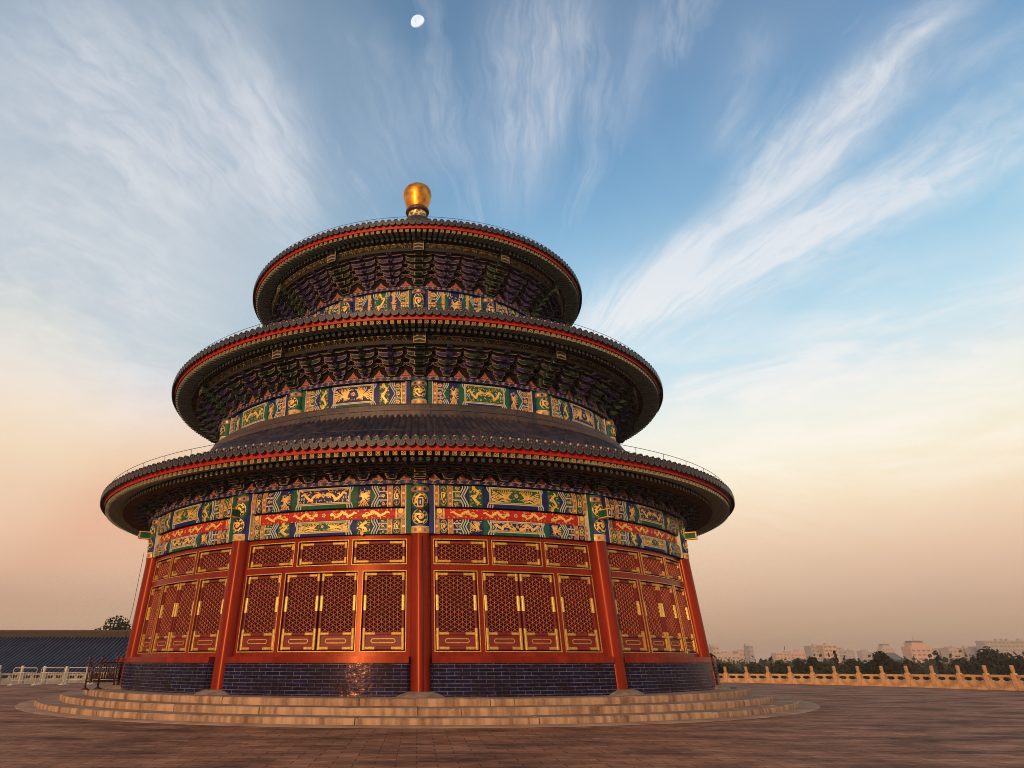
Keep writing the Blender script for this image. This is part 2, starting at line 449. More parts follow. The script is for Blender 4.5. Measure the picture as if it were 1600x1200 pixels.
# ------------------------------------------------------------------ mesh helper
class MB:
    def __init__(self):
        self.v, self.f, self.m, self.s, self.uv = [], [], [], [], []
        self.names = []

    def mi(self, name):
        if name not in self.names:
            self.names.append(name)
        return self.names.index(name)

    def face(self, pts, m, smooth=False, uv=None):
        b = len(self.v)
        self.v.extend(tuple(p) for p in pts)
        self.f.append(tuple(range(b, b + len(pts))))
        self.m.append(self.mi(m))
        self.s.append(smooth)
        self.uv.append(uv)

    def grid(self, rows, m, smooth=True, close=False, uvs=None):
        """rows: list of lists of points"""
        b = len(self.v)
        n = len(rows[0])
        for r in rows:
            self.v.extend(tuple(p) for p in r)
        mi = self.mi(m)
        for i in range(len(rows) - 1):
            for j in range(n if close else n - 1):
                k = (j + 1) % n
                self.f.append((b + i * n + j, b + i * n + k, b + (i + 1) * n + k, b + (i + 1) * n + j))
                self.m.append(mi)
                self.s.append(smooth)
                self.uv.append([uvs[i][j], uvs[i][j + 1], uvs[i + 1][j + 1], uvs[i + 1][j]] if uvs else None)

    def box(self, c, h, m, T=None):
        """c centre, h half sizes, T maps a point to the world"""
        T = T or (lambda p: p)
        X = [T((c[0] + sx * h[0], c[1] + sy * h[1], c[2] + sz * h[2])) for sx in (-1, 1) for sy in (-1, 1) for sz in (-1, 1)]
        for q in ((0, 1, 3, 2), (4, 6, 7, 5), (0, 4, 5, 1), (2, 3, 7, 6), (0, 2, 6, 4), (1, 5, 7, 3)):
            self.face([X[i] for i in q], m)

    def tube(self, pts, r, m, n=6, cap=True):
        rings = []
        for i, p in enumerate(pts):
            p = Vector(p)
            a = Vector(pts[max(0, i - 1)])
            c = Vector(pts[min(len(pts) - 1, i + 1)])
            d = (c - a).normalized()
            s = d.cross(Vector((0, 0, 1)))
            if s.length < 1e-4:
                s = Vector((1, 0, 0))
            s.normalize()
            u = s.cross(d)
            rr = r[i] if isinstance(r, (list, tuple)) else r
            rings.append([p + s * (rr * cos(2 * pi * k / n)) + u * (rr * sin(2 * pi * k / n)) for k in range(n)])
        self.grid(rings, m, True, True)
        if cap:
            self.face(rings[0], m)
            self.face(rings[-1], m)

    def lathe(self, prof, m, n=96, a0=0.0, a1=360.0, smooth=True, uvw=False, ctr=(0, 0)):
        """prof: list of (R, z) points; azimuth 0 looks towards -Y"""
        full = abs(a1 - a0) >= 359.9
        k = n if full else n + 1
        rows, uvs = [], []
        acc = 0
        for i, (R, z) in enumerate(prof):
            if i:
                acc += sqrt((R - prof[i - 1][0]) ** 2 + (z - prof[i - 1][1]) ** 2)
            rows.append([(ctr[0] + R * sin(rad(a0 + (a1 - a0) * j / n)), ctr[1] - R * cos(rad(a0 + (a1 - a0) * j / n)), z) for j in range(k)])
            Rm = max(p[0] for p in prof)
            uvs.append([(rad(a0 + (a1 - a0) * j / n) * Rm, acc) for j in range(n + 1)])
        self.grid(rows, m, smooth, full, uvs if uvw else None)

    def build(self, name, parent=None, fix=True, auto=False):
        me = bpy.data.meshes.new(name)
        me.from_pydata(self.v, [], self.f)
        for n in self.names:
            me.materials.append(MATS[n])
        me.polygons.foreach_set('material_index', self.m)
        me.polygons.foreach_set('use_smooth', self.s)
        if any(u is not None for u in self.uv):
            l = me.uv_layers.new(name='UVMap')
            flat = []
            for f, u in zip(self.f, self.uv):
                for i in range(len(f)):
                    flat.extend(u[i] if u is not None else (0.0, 0.0))
            l.data.foreach_set('uv', flat)
        if fix:
            bm = bmesh.new()
            bm.from_mesh(me)
            bmesh.ops.remove_doubles(bm, verts=bm.verts, dist=1e-5)
            bmesh.ops.recalc_face_normals(bm, faces=bm.faces)
            if auto:
                for f in bm.faces:
                    f.smooth = True
                for e in bm.edges:
                    e.smooth = len(e.link_faces) == 2 and e.calc_face_angle(3.1) < 0.5
            bm.to_mesh(me)
            bm.free()
        me.update()
        o = bpy.data.objects.new(name, me)
        COL.objects.link(o)
        if parent:
            o.parent = parent
        return o


def tag(o, label=None, cat=None, group=None, kind=None):
    if label:
        o['label'] = label
    if cat:
        o['category'] = cat
    if group:
        o['group'] = group
    if kind:
        o['kind'] = kind
    return o


def empty(name, loc=(0, 0, 0), rz=0.0):
    o = bpy.data.objects.new(name, None)
    o.location = loc
    o.rotation_euler = (0, 0, rz)
    COL.objects.link(o)
    return o


def copy_tree(o, parent=None, phi=None):
    c = o.copy()
    COL.objects.link(c)
    c.parent = parent
    if phi is not None:
        c.rotation_euler = (0, 0, rad(phi))
    for ch in list(o.children):
        copy_tree(ch, c)
    return c


def cyl(R, a, z):
    """a in degrees; 0 faces the camera, positive to the right"""
    return (R * sin(rad(a)), -R * cos(rad(a)), z)


def lerp(a, b, t):
    return a + (b - a) * t


def interp(tab, z):
    if z <= tab[0][0]:
        return tab[0][1]
    for (z0, r0), (z1, r1) in zip(tab, tab[1:]):
        if z <= z1:
            return lerp(r0, r1, (z - z0) / (z1 - z0))
    return tab[-1][1]


# column line of each storey leans in slightly as it rises
def RC(z):
    return interp([(0.5, 12.33), (5.05, 12.07), (6.8, 12.05)], z)


# ------------------------------------------------------------------ painted ornament
class Deco(MB):
    """flat paintwork built as thin raised shapes; F maps (s, t, lift) to a point"""

    def __init__(self, F, step=0.35):
        super().__init__()
        self.F = F
        self.n = 0
        self.step = step

    def lift(self, layer):
        self.n += 1
        return layer * 0.006 + (self.n % 37) * 0.00012

    def rect(self, s0, s1, t0, t1, m, layer=1):
        h = self.lift(layer)
        k = max(1, int(abs(s1 - s0) / self.step + 0.99))
        for i in range(k):
            a, b = lerp(s0, s1, i / k), lerp(s0, s1, (i + 1) / k)
            self.face([self.F(a, t0, h), self.F(b, t0, h), self.F(b, t1, h), self.F(a, t1, h)], m)

    def frame(self, s0, s1, t0, t1, w, m, layer=2):
        self.rect(s0, s1, t0, t0 + w, m, layer)
        self.rect(s0, s1, t1 - w, t1, m, layer)
        self.rect(s0, s0 + w, t0 + w, t1 - w, m, layer)
        self.rect(s1 - w, s1, t0 + w, t1 - w, m, layer)

    def disc(self, s, t, rx, ry, m, layer=3, n=10):
        h = self.lift(layer)
        self.face([self.F(s + rx * cos(2 * pi * i / n), t + ry * sin(2 * pi * i / n), h) for i in range(n)], m)

    def poly(self, pts, m, layer=2):
        h = self.lift(layer)
        self.face([self.F(a, b, h) for a, b in pts], m)

    def stroke(self, pts, w, m, layer=3):
        h = self.lift(layer)
        L, Rr = [], []
        n = len(pts)
        for i in range(n):
            ax, ay = pts[max(0, i - 1)]
            bx, by = pts[min(n - 1, i + 1)]
            d = sqrt((bx - ax) ** 2 + (by - ay) ** 2) or 1
            nx, ny = -(by - ay) / d, (bx - ax) / d
            ww = (w(i / (n - 1)) if callable(w) else w) / 2
            L.append(self.F(pts[i][0] + nx * ww, pts[i][1] + ny * ww, h))
            Rr.append(self.F(pts[i][0] - nx * ww, pts[i][1] - ny * ww, h))
        self.grid([L, Rr], m, False)

    # -- motifs
    def curl(self, x, y, r, a0, m='gold_paint', layer=3):
        """a small cloud or flame hook"""
        pts = [(x + r * (1 - .12 * k) * cos(a0 + k * 0.75), y + r * (1 - .12 * k) * sin(a0 + k * 0.75)) for k in range(6)]
        self.stroke(pts, lambda u: r * (0.62 - 0.42 * u), m, layer)

    def fill(self, s0, s1, t0, t1, n, r, m=None, layer=2.6):
        """scatter of small hooks that fills a painted field"""
        for k in range(n):
            self.curl(lerp(s0, s1, (k + random.uniform(.2, .8)) / n), lerp(t0, t1, (0.2, 0.78, 0.5)[k % 3] + random.uniform(-.08, .08)), r, random.uniform(0, 6.28), m or ('gold_dull', 'gold_paint', 'pink_paint')[k % 3], layer)

    def serpent(self, cx, cy, w, h, flip=1, m='gold_paint', layer=3, waves=None):
        """a coiling scaly beast with legs, mane and flames"""
        if h > w * 1.1:                          # tall box: the beast climbs
            F0 = self.F
            self.F = lambda a, b, l: F0(cx + (b - cy), cy + (a - cx), l)
            self.serpent(cx, cy, h * .94, w, flip, m, layer, 1.5)
            self.F = F0
            return
        waves = waves or max(1.25, min(2.0, w / h * 0.7))
        pts = []
        n = 34
        for i in range(n):
            u = i / (n - 1)
            amp = h * (0.16 + 0.12 * sin(pi * u))
            pts.append((cx + flip * ((u - 0.5) * w * 0.84 + w * 0.045 * sin(u * pi * 2 * waves * 2)), cy + amp * sin(u * pi * 2 * waves + 0.6) + h * 0.04 * sin(u * 5)))
        th = min(h * 0.19, 0.066)
        self.stroke(pts, lambda u: th * (0.30 + 0.95 * sin(pi * min(1, u * 0.72 + 0.16))), m, layer)
        hx, hy = pts[-1]
        self.disc(hx, hy, th * 1.15, th * 0.95, m, layer, 7)
        for a in (2.2, 2.9, 3.6):
            self.stroke([(hx, hy), (hx + flip * th * 1.6 * cos(a), hy + th * 1.9 * sin(a)), (hx + flip * th * 2.6 * cos(a + .3), hy + th * 2.4 * sin(a + .3))], th * .35, m, layer)
        for k in (5, 12, 19, 27):
            x, y = pts[k]
            sg = 1 if y < cy else -1
            self.stroke([(x, y), (x + flip * 0.03 * w, y + sg * h * 0.16), (x + flip * 0.10 * w, y + sg * h * 0.22), (x + flip * 0.13 * w, y + sg * h * 0.17)], th * 0.50, m, layer)
        nf = max(5, int(w / 0.07))
        for k in range(nf):
            x = cx + (k + .5) / nf * w * 0.98 - w * .49
            y = cy + (1 if k % 2 else -1) * h * random.uniform(0.34, 0.43)
            self.curl(x, y, th * .62, random.uniform(0, 6.28), 'gold_paint' if k % 3 else 'gold_dull', layer)

    def bird(self, cx, cy, w, h, flip=1, m='gold_paint', layer=3):
        """a long-tailed bird in flight, tail trailing"""
        if h > w * 1.1:
            F0 = self.F
            self.F = lambda a, b, l: F0(cx + (b - cy), cy + (a - cx), l)
            self.bird(cx, cy, h, w, 1, m, layer)
            self.F = F0
            return
        X = lambda q: [(cx + flip * w * a, cy + h * b) for a, b in q]
        self.stroke(X([(-0.10, -0.06), (-0.02, -0.08), (0.08, -0.02), (0.15, 0.10)]), lambda u: h * (0.10 + 0.16 * sin(pi * u)), m, layer)
        self.stroke(X([(0.13, 0.05), (0.20, 0.16), (0.19, 0.27), (0.25, 0.30), (0.30, 0.26)]), lambda u: h * (0.10 - 0.06 * u), m, layer)
        for k in range(6):
            a = 0.075 * k
            self.stroke(X([(-0.03 + a * 0.35, 0.02), (-0.15 + a * .8, 0.18 + 0.02 * k), (-0.20 + a * 1.05, 0.33 + 0.015 * k), (-0.20 + a * 1.15, 0.43)]), lambda u: h * (0.065 - 0.045 * u), m, layer)
            self.stroke(X([(0.00 + a * 0.2, -0.08), (-0.02 + a * .5, -0.22 + .01 * k), (-0.03 + a * .8, -0.36 + 0.025 * k)]), lambda u: h * (0.060 - 0.04 * u), m, layer)
        for k in range(5):
            q = (k - 2) / 2
            self.stroke(X([(-0.08, -0.05 + .03 * q), (-0.18, -0.04 + 0.10 * q), (-0.28, -0.08 + 0.22 * q), (-0.38, 0.0 + 0.24 * q), (-0.47, -0.05 + 0.34 * q)]), lambda u: h * (0.03 + 0.05 * u), m, layer)

    def coil(self, cx, cy, rx, ry, flip=1, m='gold_paint', layer=3):
        for k in range(9):
            a = k * 0.70 + 0.2
            self.curl(cx + rx * 0.80 * cos(a), cy + ry * 0.80 * sin(a), min(rx, ry) * 0.16, a, 'gold_paint' if k % 2 else 'gold_dull', layer - .3)
        pts = []
        for i in range(22):
            u = i / 21
            a = flip * (0.6 + u * 7.6)
            r = (0.72 - 0.50 * u) * (1 + 0.16 * sin(u * 21))
            pts.append((cx + rx * r * cos(a), cy + ry * r * sin(a)))
        th = min(rx, ry) * 0.27
        self.stroke(pts, lambda u: th * (0.55 + 0.6 * sin(pi * u)), m, layer)
        self.disc(cx, cy, rx * 0.22, ry * 0.22, m, layer, 7)
        for k in range(6):
            a = k * pi / 3 + 0.3
            self.stroke([(cx + rx * 0.62 * cos(a), cy + ry * 0.62 * sin(a)), (cx + rx * 0.95 * cos(a + 0.25), cy + ry * 0.9 * sin(a + 0.25))], th * 0.5, m, layer)

    def strip(self, s0, s1, t0, t1, bg='pink_paint'):
        """a gold ribbon with discs"""
        self.rect(s0, s1, t0, t1, bg, 2)
        w = s1 - s0
        self.rect(s0, s0 + w * 0.12, t0, t1, 'gold_paint', 3)
        self.rect(s1 - w * 0.12, s1, t0, t1, 'gold_paint', 3)
        n = max(2, int((t1 - t0) / (w * 0.9)))
        for i in range(n):
            y = lerp(t0, t1, (i + 0.5) / n)
            if i % 2 == (n // 2) % 2:
                self.disc((s0 + s1) / 2, y, w * 0.27, w * 0.27, 'gold_paint', 3, 8)
            else:
                self.stroke([(s0 + w * .2, y - w * .25), (s1 - w * .2, y + w * .25)], w * 0.14, 'gold_dull', 3)
                self.stroke([(s0 + w * .2, y + w * .25), (s1 - w * .2, y - w * .25)], w * 0.14, 'gold_dull', 3)

    def chevron(self, s, t0, t1, a, cols, w):
        """nested angle lines; a is how far the knee is thrown out"""
        h = t1 - t0
        for i, c in enumerate(cols):
            x = s + i * w * (1 if a > 0 else -1)
            self.stroke([(x, t0), (x, t0 + h * 0.10), (x + a, t0 + h * 0.5), (x, t0 + h * 0.90), (x, t1)], w * 0.86, c, 2)

    def flower(self, s, t, r, m='gold_paint'):
        self.disc(s, t, r, r, 'pink_paint', 3, 8)
        for k in range(5):
            a = k * 2 * pi / 5
            self.disc(s + r * 0.62 * cos(a), t + r * 0.62 * sin(a), r * 0.3, r * 0.3, m, 4, 5)


def dense(D, a, b, H, n, r):
    """close floral mosaic"""
    for k in range(n):
        x, y = lerp(a, b, random.random()), lerp(0.04, 0.96, (k * 0.618) % 1) * H
        m = ('white_line', 'gold_paint', 'pink_paint', 'gold_paint', 'gold_dull')[k % 5]
        if k % 4 == 0:
            D.disc(x, y, r * .8, r * .8, m, 2.2, 6)
        else:
            D.curl(x, y, r, random.uniform(0, 6.28), m, 2.2)


def paint_beam(D, L, H, scheme):
    """painted tie beam, half length L, height H; the left and right halves mirror"""
    A, B = ('dark_green', 'deep_blue') if scheme else ('deep_blue', 'dark_green')
    D.rect(-L, L, 0, H, A, 1)
    c = 0.335 * L
    D.rect(-c, c, 0, H * 0.17, A, 2)
    D.rect(-c, c, H * 0.17, H, B, 2)
    D.frame(-c + .01, c - .01, H * 0.17, H - .01, 0.030, 'white_line', 3)
    D.frame(-c + .05, c - .05, H * 0.17 + .045, H - .055, 0.020, 'gold_paint', 3)
    D.fill(-c + .1, c - .1, H * .25, H * .9, 34, 0.034)
    for sg in (-1, 1):
        if scheme:
            D.serpent(sg * c * 0.50, H * 0.58, c * 0.84, H * 0.70, -sg)
        else:
            D.bird(sg * c * 0.42, H * 0.57, c * 1.0, H * 0.72, -sg)
            D.stroke([(sg * c * a, H * b) for a, b in ((0.30, 0.30), (0.5, 0.38), (0.70, 0.27), (0.9, 0.40))], H * .06, 'gold_paint')
    D.flower(0, H * 0.60, H * 0.11)
    cols = ['white_line', B, 'white_line', A, 'white_line']
    for sg in (-1, 1):
        D.chevron(sg * 0.352 * L, 0.0, H, sg * -0.20 * H, cols, 0.042)
        x0, x1 = 0.415 * L, 0.575 * L
        a, b = (x0, x1) if sg > 0 else (-x1, -x0)
        D.rect(a, b, 0, H, B, 2)
        D.fill(a + .05, b - .05, 0, H, 14, 0.034)
        if scheme:
            D.bird((a + b) / 2, H * .5, (b - a) * 1.05, H * 0.95, -sg)
        else:
            D.serpent((a + b) / 2, H * .5, (b - a) * 0.95, H * 1.05, -sg)
        D.chevron(sg * 0.585 * L, 0.0, H, sg * 0.22 * H, cols, 0.042)
        x0, x1 = 0.675 * L, 0.765 * L
        a, b = (x0, x1) if sg > 0 else (-x1, -x0)
        D.rect(a, b, 0, H, B, 1.5)
        dense(D, a, b, H, 16, 0.03)
        for t in (0.30, 0.70):
            D.rect(a, b, H * t - 0.018, H * t + 0.018, 'white_line', 2.6)
        for t in (0.13, 0.5, 0.87):
            D.flower((a + b) / 2, H * t, H * 0.085)
        x = [0.765 * L, 0.825 * L, 0.925 * L, 0.985 * L]
        if sg < 0:
            x = [-q for q in reversed(x)]
        D.strip(x[0], x[1], 0, H)
        D.rect(x[1], x[2], 0, H, 'deep_blue' if scheme else 'dark_green', 2)
        D.disc((x[1] + x[2]) / 2, H / 2, (x[2] - x[1]) * 0.46, H * 0.46, 'gold_dull', 2.4, 14)
        D.disc((x[1] + x[2]) / 2, H / 2, (x[2] - x[1]) * 0.41, H * 0.41, A, 2.7, 14)
        D.coil((x[1] + x[2]) / 2, H / 2, (x[2] - x[1]) * 0.40, H * 0.40, sg)
        D.strip(x[2], x[3], 0, H)


def paint_short_beam(D, L, H, scheme, wide):
    A, B = ('dark_green', 'deep_blue') if scheme else ('deep_blue', 'dark_green')
    D.rect(-L, L, 0, H, B, 1)
    cols = ['white_line', B, 'white_line', A, 'white_line']
    if wide:
        c = 0.40 * L
        D.rect(-c, c, 0, H * 0.15, A, 2)
        D.rect(-c, c, H * 0.15, H, B, 2)
        D.frame(-c + .01, c - .01, H * 0.15, H - .01, 0.030, 'white_line', 3)
        D.frame(-c + .05, c - .05, H * 0.15 + .045, H - .055, 0.020, 'gold_paint', 3)
        D.fill(-c + .1, c - .1, H * .25, H * .9, 40, 0.040)
        for sg in (-1, 1):
            if scheme:
                D.bird(sg * c * 0.42, H * 0.55, c * 1.0, H * 0.75, -sg)
            else:
                D.serpent(sg * c * 0.50, H * 0.57, c * 0.86, H * 0.72, -sg)
            D.chevron(sg * 0.425 * L, 0, H, sg * -0.20 * H, cols, 0.040)
            x0, x1 = 0.50 * L, 0.68 * L
            a, b = (x0, x1) if sg > 0 else (-x1, -x0)
            D.rect(a, b, 0, H, A, 2)
            D.fill(a + .05, b - .05, 0, H, 16, 0.040)
            if scheme:
                D.serpent((a + b) / 2, H * .5, (b - a), H * 1.05, sg)
            else:
                D.bird((a + b) / 2, H * .5, (b - a) * 1.1, H * 0.95, sg)
            D.chevron(sg * 0.69 * L, 0, H, sg * 0.22 * H, cols, 0.040)
        D.flower(0, H * 0.58, H * 0.10)
        y0, y1 = 0.79, 0.90
    else:
        c = 0.26 * L
        D.rect(-c, c, 0, H, A, 2)
        D.fill(-c + .05, c - .05, 0, H, 18, 0.048)
        if scheme:
            D.serpent(0, H * .5, c * 1.9, H * 1.1)
        else:
            D.bird(0, H * .5, c * 2.1, H * 1.0)
        for sg in (-1, 1):
            D.chevron(sg * 0.30 * L, 0, H, sg * -0.20 * H, cols, 0.040)
            D.chevron(sg * 0.52 * L, 0, H, sg * 0.22 * H, cols, 0.040)
            D.rect(min(sg * .40, sg * .50) * L, max(sg * .40, sg * .50) * L, 0, H, 'gold_dull', 1.4)
            dense(D, sg * 0.37 * L, sg * 0.53 * L, H, 34, 0.045)
        y0, y1 = 0.70, 0.87
    for sg in (-1, 1):
        a, b = (y0 * L, y1 * L) if sg > 0 else (-y1 * L, -y0 * L)
        D.rect(a, b, 0, H, A, 1.6)
        dense(D, a, b, H, 26, 0.04)
        for t in (0.30, 0.70):
            D.rect(a, b, H * t - 0.02, H * t + 0.02, 'white_line', 2.6)
        for t in (0.14, 0.5, 0.86):
            D.flower((a + b) / 2, H * t, H * 0.095)
        a, b = (y1 * L, 0.99 * L) if sg > 0 else (-0.99 * L, -y1 * L)
        D.strip(a, b, 0, H)


# ------------------------------------------------------------------ the hall
HALL = empty('temple_hall', (0, 0, 0), rad(0.4))
tag(HALL, 'round three-tiered temple hall with dark tiled roofs, red latticed doors, golden ball on top', 'temple')
VIS = [-90, -60, -30, 0, 30, 60, 90]
BAYS = [-75, -45, -15, 15, 45, 75]

# --- inner drums that carry the storeys
mb = MB()
mb.lathe([(11.85, 0.5), (11.60, 5.0), (11.60, 6.7), (12.30, 6.72), (12.30, 7.3)], 'red_dark', 120)
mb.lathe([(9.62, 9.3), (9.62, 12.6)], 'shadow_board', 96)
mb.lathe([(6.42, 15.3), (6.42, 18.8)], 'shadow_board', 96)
mb.build('core_wall', HALL)


def flatbox(mb, a0, a1, R0, R1, z0, z1, m, F=None, step=1.5, lean=True):
    """curved bar between two azimuths; R as offsets from the column line when lean"""
    n = max(1, int(abs(a1 - a0) / step + 0.99))

    def Rr(z, r):
        return (RC(z) + r) if lean else r
    rows = [[], [], [], []]
    for i in range(n + 1):
        a = lerp(a0, a1, i / n)
        for k, (r, z) in enumerate(((R1, z0), (R1, z1), (R0, z1), (R0, z0))):
            rows[k].append(cyl(Rr(z, r), a, z))
    mb.grid(rows + [rows[0]], m, False)
    for j in (0, -1):
        mb.face([rows[k][j] for k in range(4)], m)


# --- door bays
Z_DB, Z_DT, Z_TB, Z_TT = 1.72, 3.98, 4.21, 4.94
LEAF = [(-12.9, -6.6), (-5.75, 0.0), (0.0, 5.75), (6.6, 12.9)]
TRAN = [(-12.9, -4.8), (-4.0, 4.0), (4.8, 12.9)]
OPEN_D = [(-12.9, -6.6), (-5.75, 5.75), (6.6, 12.9)]
WALL_OFF = -0.02


def wall_bay():
    mb = MB()
    opens = [(a, b, Z_DB, Z_DT) for a, b in OPEN_D] + [(a, b, Z_TB, Z_TT) for a, b in TRAN]
    As = sorted(set([-14.2, 14.2] + [q for o in opens for q in o[:2]]))
    fa = []
    for a, b in zip(As, As[1:]):
        n = max(1, int((b - a) / 1.6 + .99))
        fa += [lerp(a, b, i / n) for i in range(n)]
    fa.append(As[-1])
    Zs = [1.55, Z_DB, Z_DT, Z_TB, Z_TT, 5.12]
    for a, b in zip(fa, fa[1:]):
        for z0, z1 in zip(Zs, Zs[1:]):
            ma, mz = (a + b) / 2, (z0 + z1) / 2
            if any(o[0] < ma < o[1] and o[2] < mz < o[3] for o in opens):
                continue
            mb.face([cyl(RC(z) + WALL_OFF, q, z) for q, z in ((a, z0), (b, z0), (b, z1), (a, z1))], 'red_paint')
    D = 0.13
    for a, b, z0, z1 in opens:
        for q in (a, b):
            mb.face([cyl(RC(z) + r, q, z) for r, z in ((WALL_OFF, z0), (WALL_OFF, z1), (WALL_OFF - D, z1), (WALL_OFF - D, z0))], 'red_dark')
        n = max(1, int((b - a) / 1.6 + .99))
        for i in range(n):
            p, q = lerp(a, b, i / n), lerp(a, b, (i + 1) / n)
            for z in (z0, z1):
                mb.face([cyl(RC(z) + WALL_OFF, p, z), cyl(RC(z) + WALL_OFF, q, z), cyl(RC(z) + WALL_OFF - D, q, z), cyl(RC(z) + WALL_OFF - D, p, z)], 'red_dark')
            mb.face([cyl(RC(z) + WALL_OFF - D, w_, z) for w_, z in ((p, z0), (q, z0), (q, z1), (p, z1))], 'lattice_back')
    return mb


def gilt_mould(parent):
    """thin gilded moulding round every opening"""
    dw = 0.024
    for a, b, z0, z1 in [(a, b, Z_DB, Z_DT) for a, b in OPEN_D] + [(a, b, Z_TB, Z_TT) for a, b in TRAN]:
        mb = MB()
        da = math.degrees(dw / 12.1)
        for x0, x1, y0, y1 in ((a - da, b + da, z0 - dw, z0), (a - da, b + da, z1, z1 + dw), (a - da, a, z0, z1), (b, b + da, z0, z1)):
            flatbox(mb, x0, x1, WALL_OFF - 0.005, WALL_OFF + 0.022, y0, y1, 'gold')
        mb.build('gilt_moulding', parent)


def clip(p, q, x0, x1, y0, y1):
    """clip a segment to a rectangle"""
    t0, t1 = 0.0, 1.0
    dx_, dy_ = q[0] - p[0], q[1] - p[1]
    for pp_, qq_ in ((-dx_, p[0] - x0), (dx_, x1 - p[0]), (-dy_, p[1] - y0), (dy_, y1 - p[1])):
        if abs(pp_) < 1e-9:
            if qq_ < 0:
                return None
        else:
            r = qq_ / pp_
            if pp_ < 0:
                t0 = max(t0, r)
            else:
                t1 = min(t1, r)
    if t0 >= t1:
        return None
    return (p[0] + dx_ * t0, p[1] + dy_ * t0), (p[0] + dx_ * t1, p[1] + dy_ * t1)


def leaf_frame(a0, a1, z0, z1):
    """maps (s, t, lift) on one leaf to a point; s in metres from its left edge"""
    W_ = rad(a1 - a0) * 12.15

    def F(s, t, h):
        z = z0 + t
        return cyl(RC(z) + WALL_OFF - 0.10 + h, a0 + (a1 - a0) * s / W_, z)
    return F, W_, z1 - z0


def bar(mb, F, p, q, w, h0, h1, m):
    d = sqrt((q[0] - p[0]) ** 2 + (q[1] - p[1]) ** 2)
    if d < 1e-4:
        return
    nx, ny = -(q[1] - p[1]) / d * w / 2, (q[0] - p[0]) / d * w / 2
    c = [(p[0] + nx, p[1] + ny), (q[0] + nx, q[1] + ny), (q[0] - nx, q[1] - ny), (p[0] - nx, p[1] - ny)]
    top = [F(*x, h1) for x in c]
    bot = [F(*x, h0) for x in c]
    mb.face(top, m)
    for i in range(4):
        j = (i + 1) % 4
        mb.face([bot[i], bot[j], top[j], top[i]], m)


def lattice(F, x0, x1, y0, y1, p=0.125):
    mb = MB()
    n = max(2, round((x1 - x0) / p))
    pw = (x1 - x0) / n
    sl = pw * 1.155 / 2           # rise of a diagonal over one pitch
    for i in range(1, n):
        x = x0 + i * pw
        bar(mb, F, (x, y0), (x, y1), 0.014, 0.004, 0.020, 'lattice_red')
    ky = sl * 2
    m = int((y1 - y0) / ky) + n + 3
    for k in range(-n - 3, m):
        for sg in (1, -1):
            p0 = (x0, y0 + k * ky if sg > 0 else y0 + k * ky)
            p1 = (x1, p0[1] + sg * sl * n)
            c = clip(p0, p1, x0, x1, y0, y1)
            if c:
                bar(mb, F, *c, 0.014, 0.004, 0.024 if sg > 0 else 0.028, 'lattice_red')
    for i in range(n + 1):
        for k in range(-1, int((y1 - y0) / ky) + 2):
            x = x0 + i * pw
            y = y0 + k * ky + (sl if i % 2 else 0)
            if x0 + 0.01 < x < x1 - 0.01 and y0 + 0.01 < y < y1 - 0.01:
                r = 0.016
                c = [(x + r, y), (x, y + r), (x - r, y), (x, y - r)]
                ap = F(x, y, 0.046)
                for j in range(4):
                    mb.face([F(*c[j], 0.028), F(*c[(j + 1) % 4], 0.028), ap], 'gold_paint')
    return mb


def round_rail(mb, F, p, q, w, m, h=0.075):
    """a stile or rail with a rounded face, from p to q on the leaf plane"""
    d = sqrt((q[0] - p[0]) ** 2 + (q[1] - p[1]) ** 2)
    nx, ny = -(q[1] - p[1]) / d, (q[0] - p[0]) / d
    k = max(1, int(d / 0.5))
    rows = []
    for i in range(k + 1):
        x, y = lerp(p[0], q[0], i / k), lerp(p[1], q[1], i / k)
        rows.append([F(x + nx * w * 0.5 * cos(pi * j / 6), y + ny * w * 0.5 * cos(pi * j / 6), (0.0 if j in (0, 6) else h * (0.72 + 0.28 * sin(pi * j / 6)))) for j in range(7)])
    mb.grid(rows, m, False)
    mb.face(rows[0], m)
    mb.face(rows[-1], m)


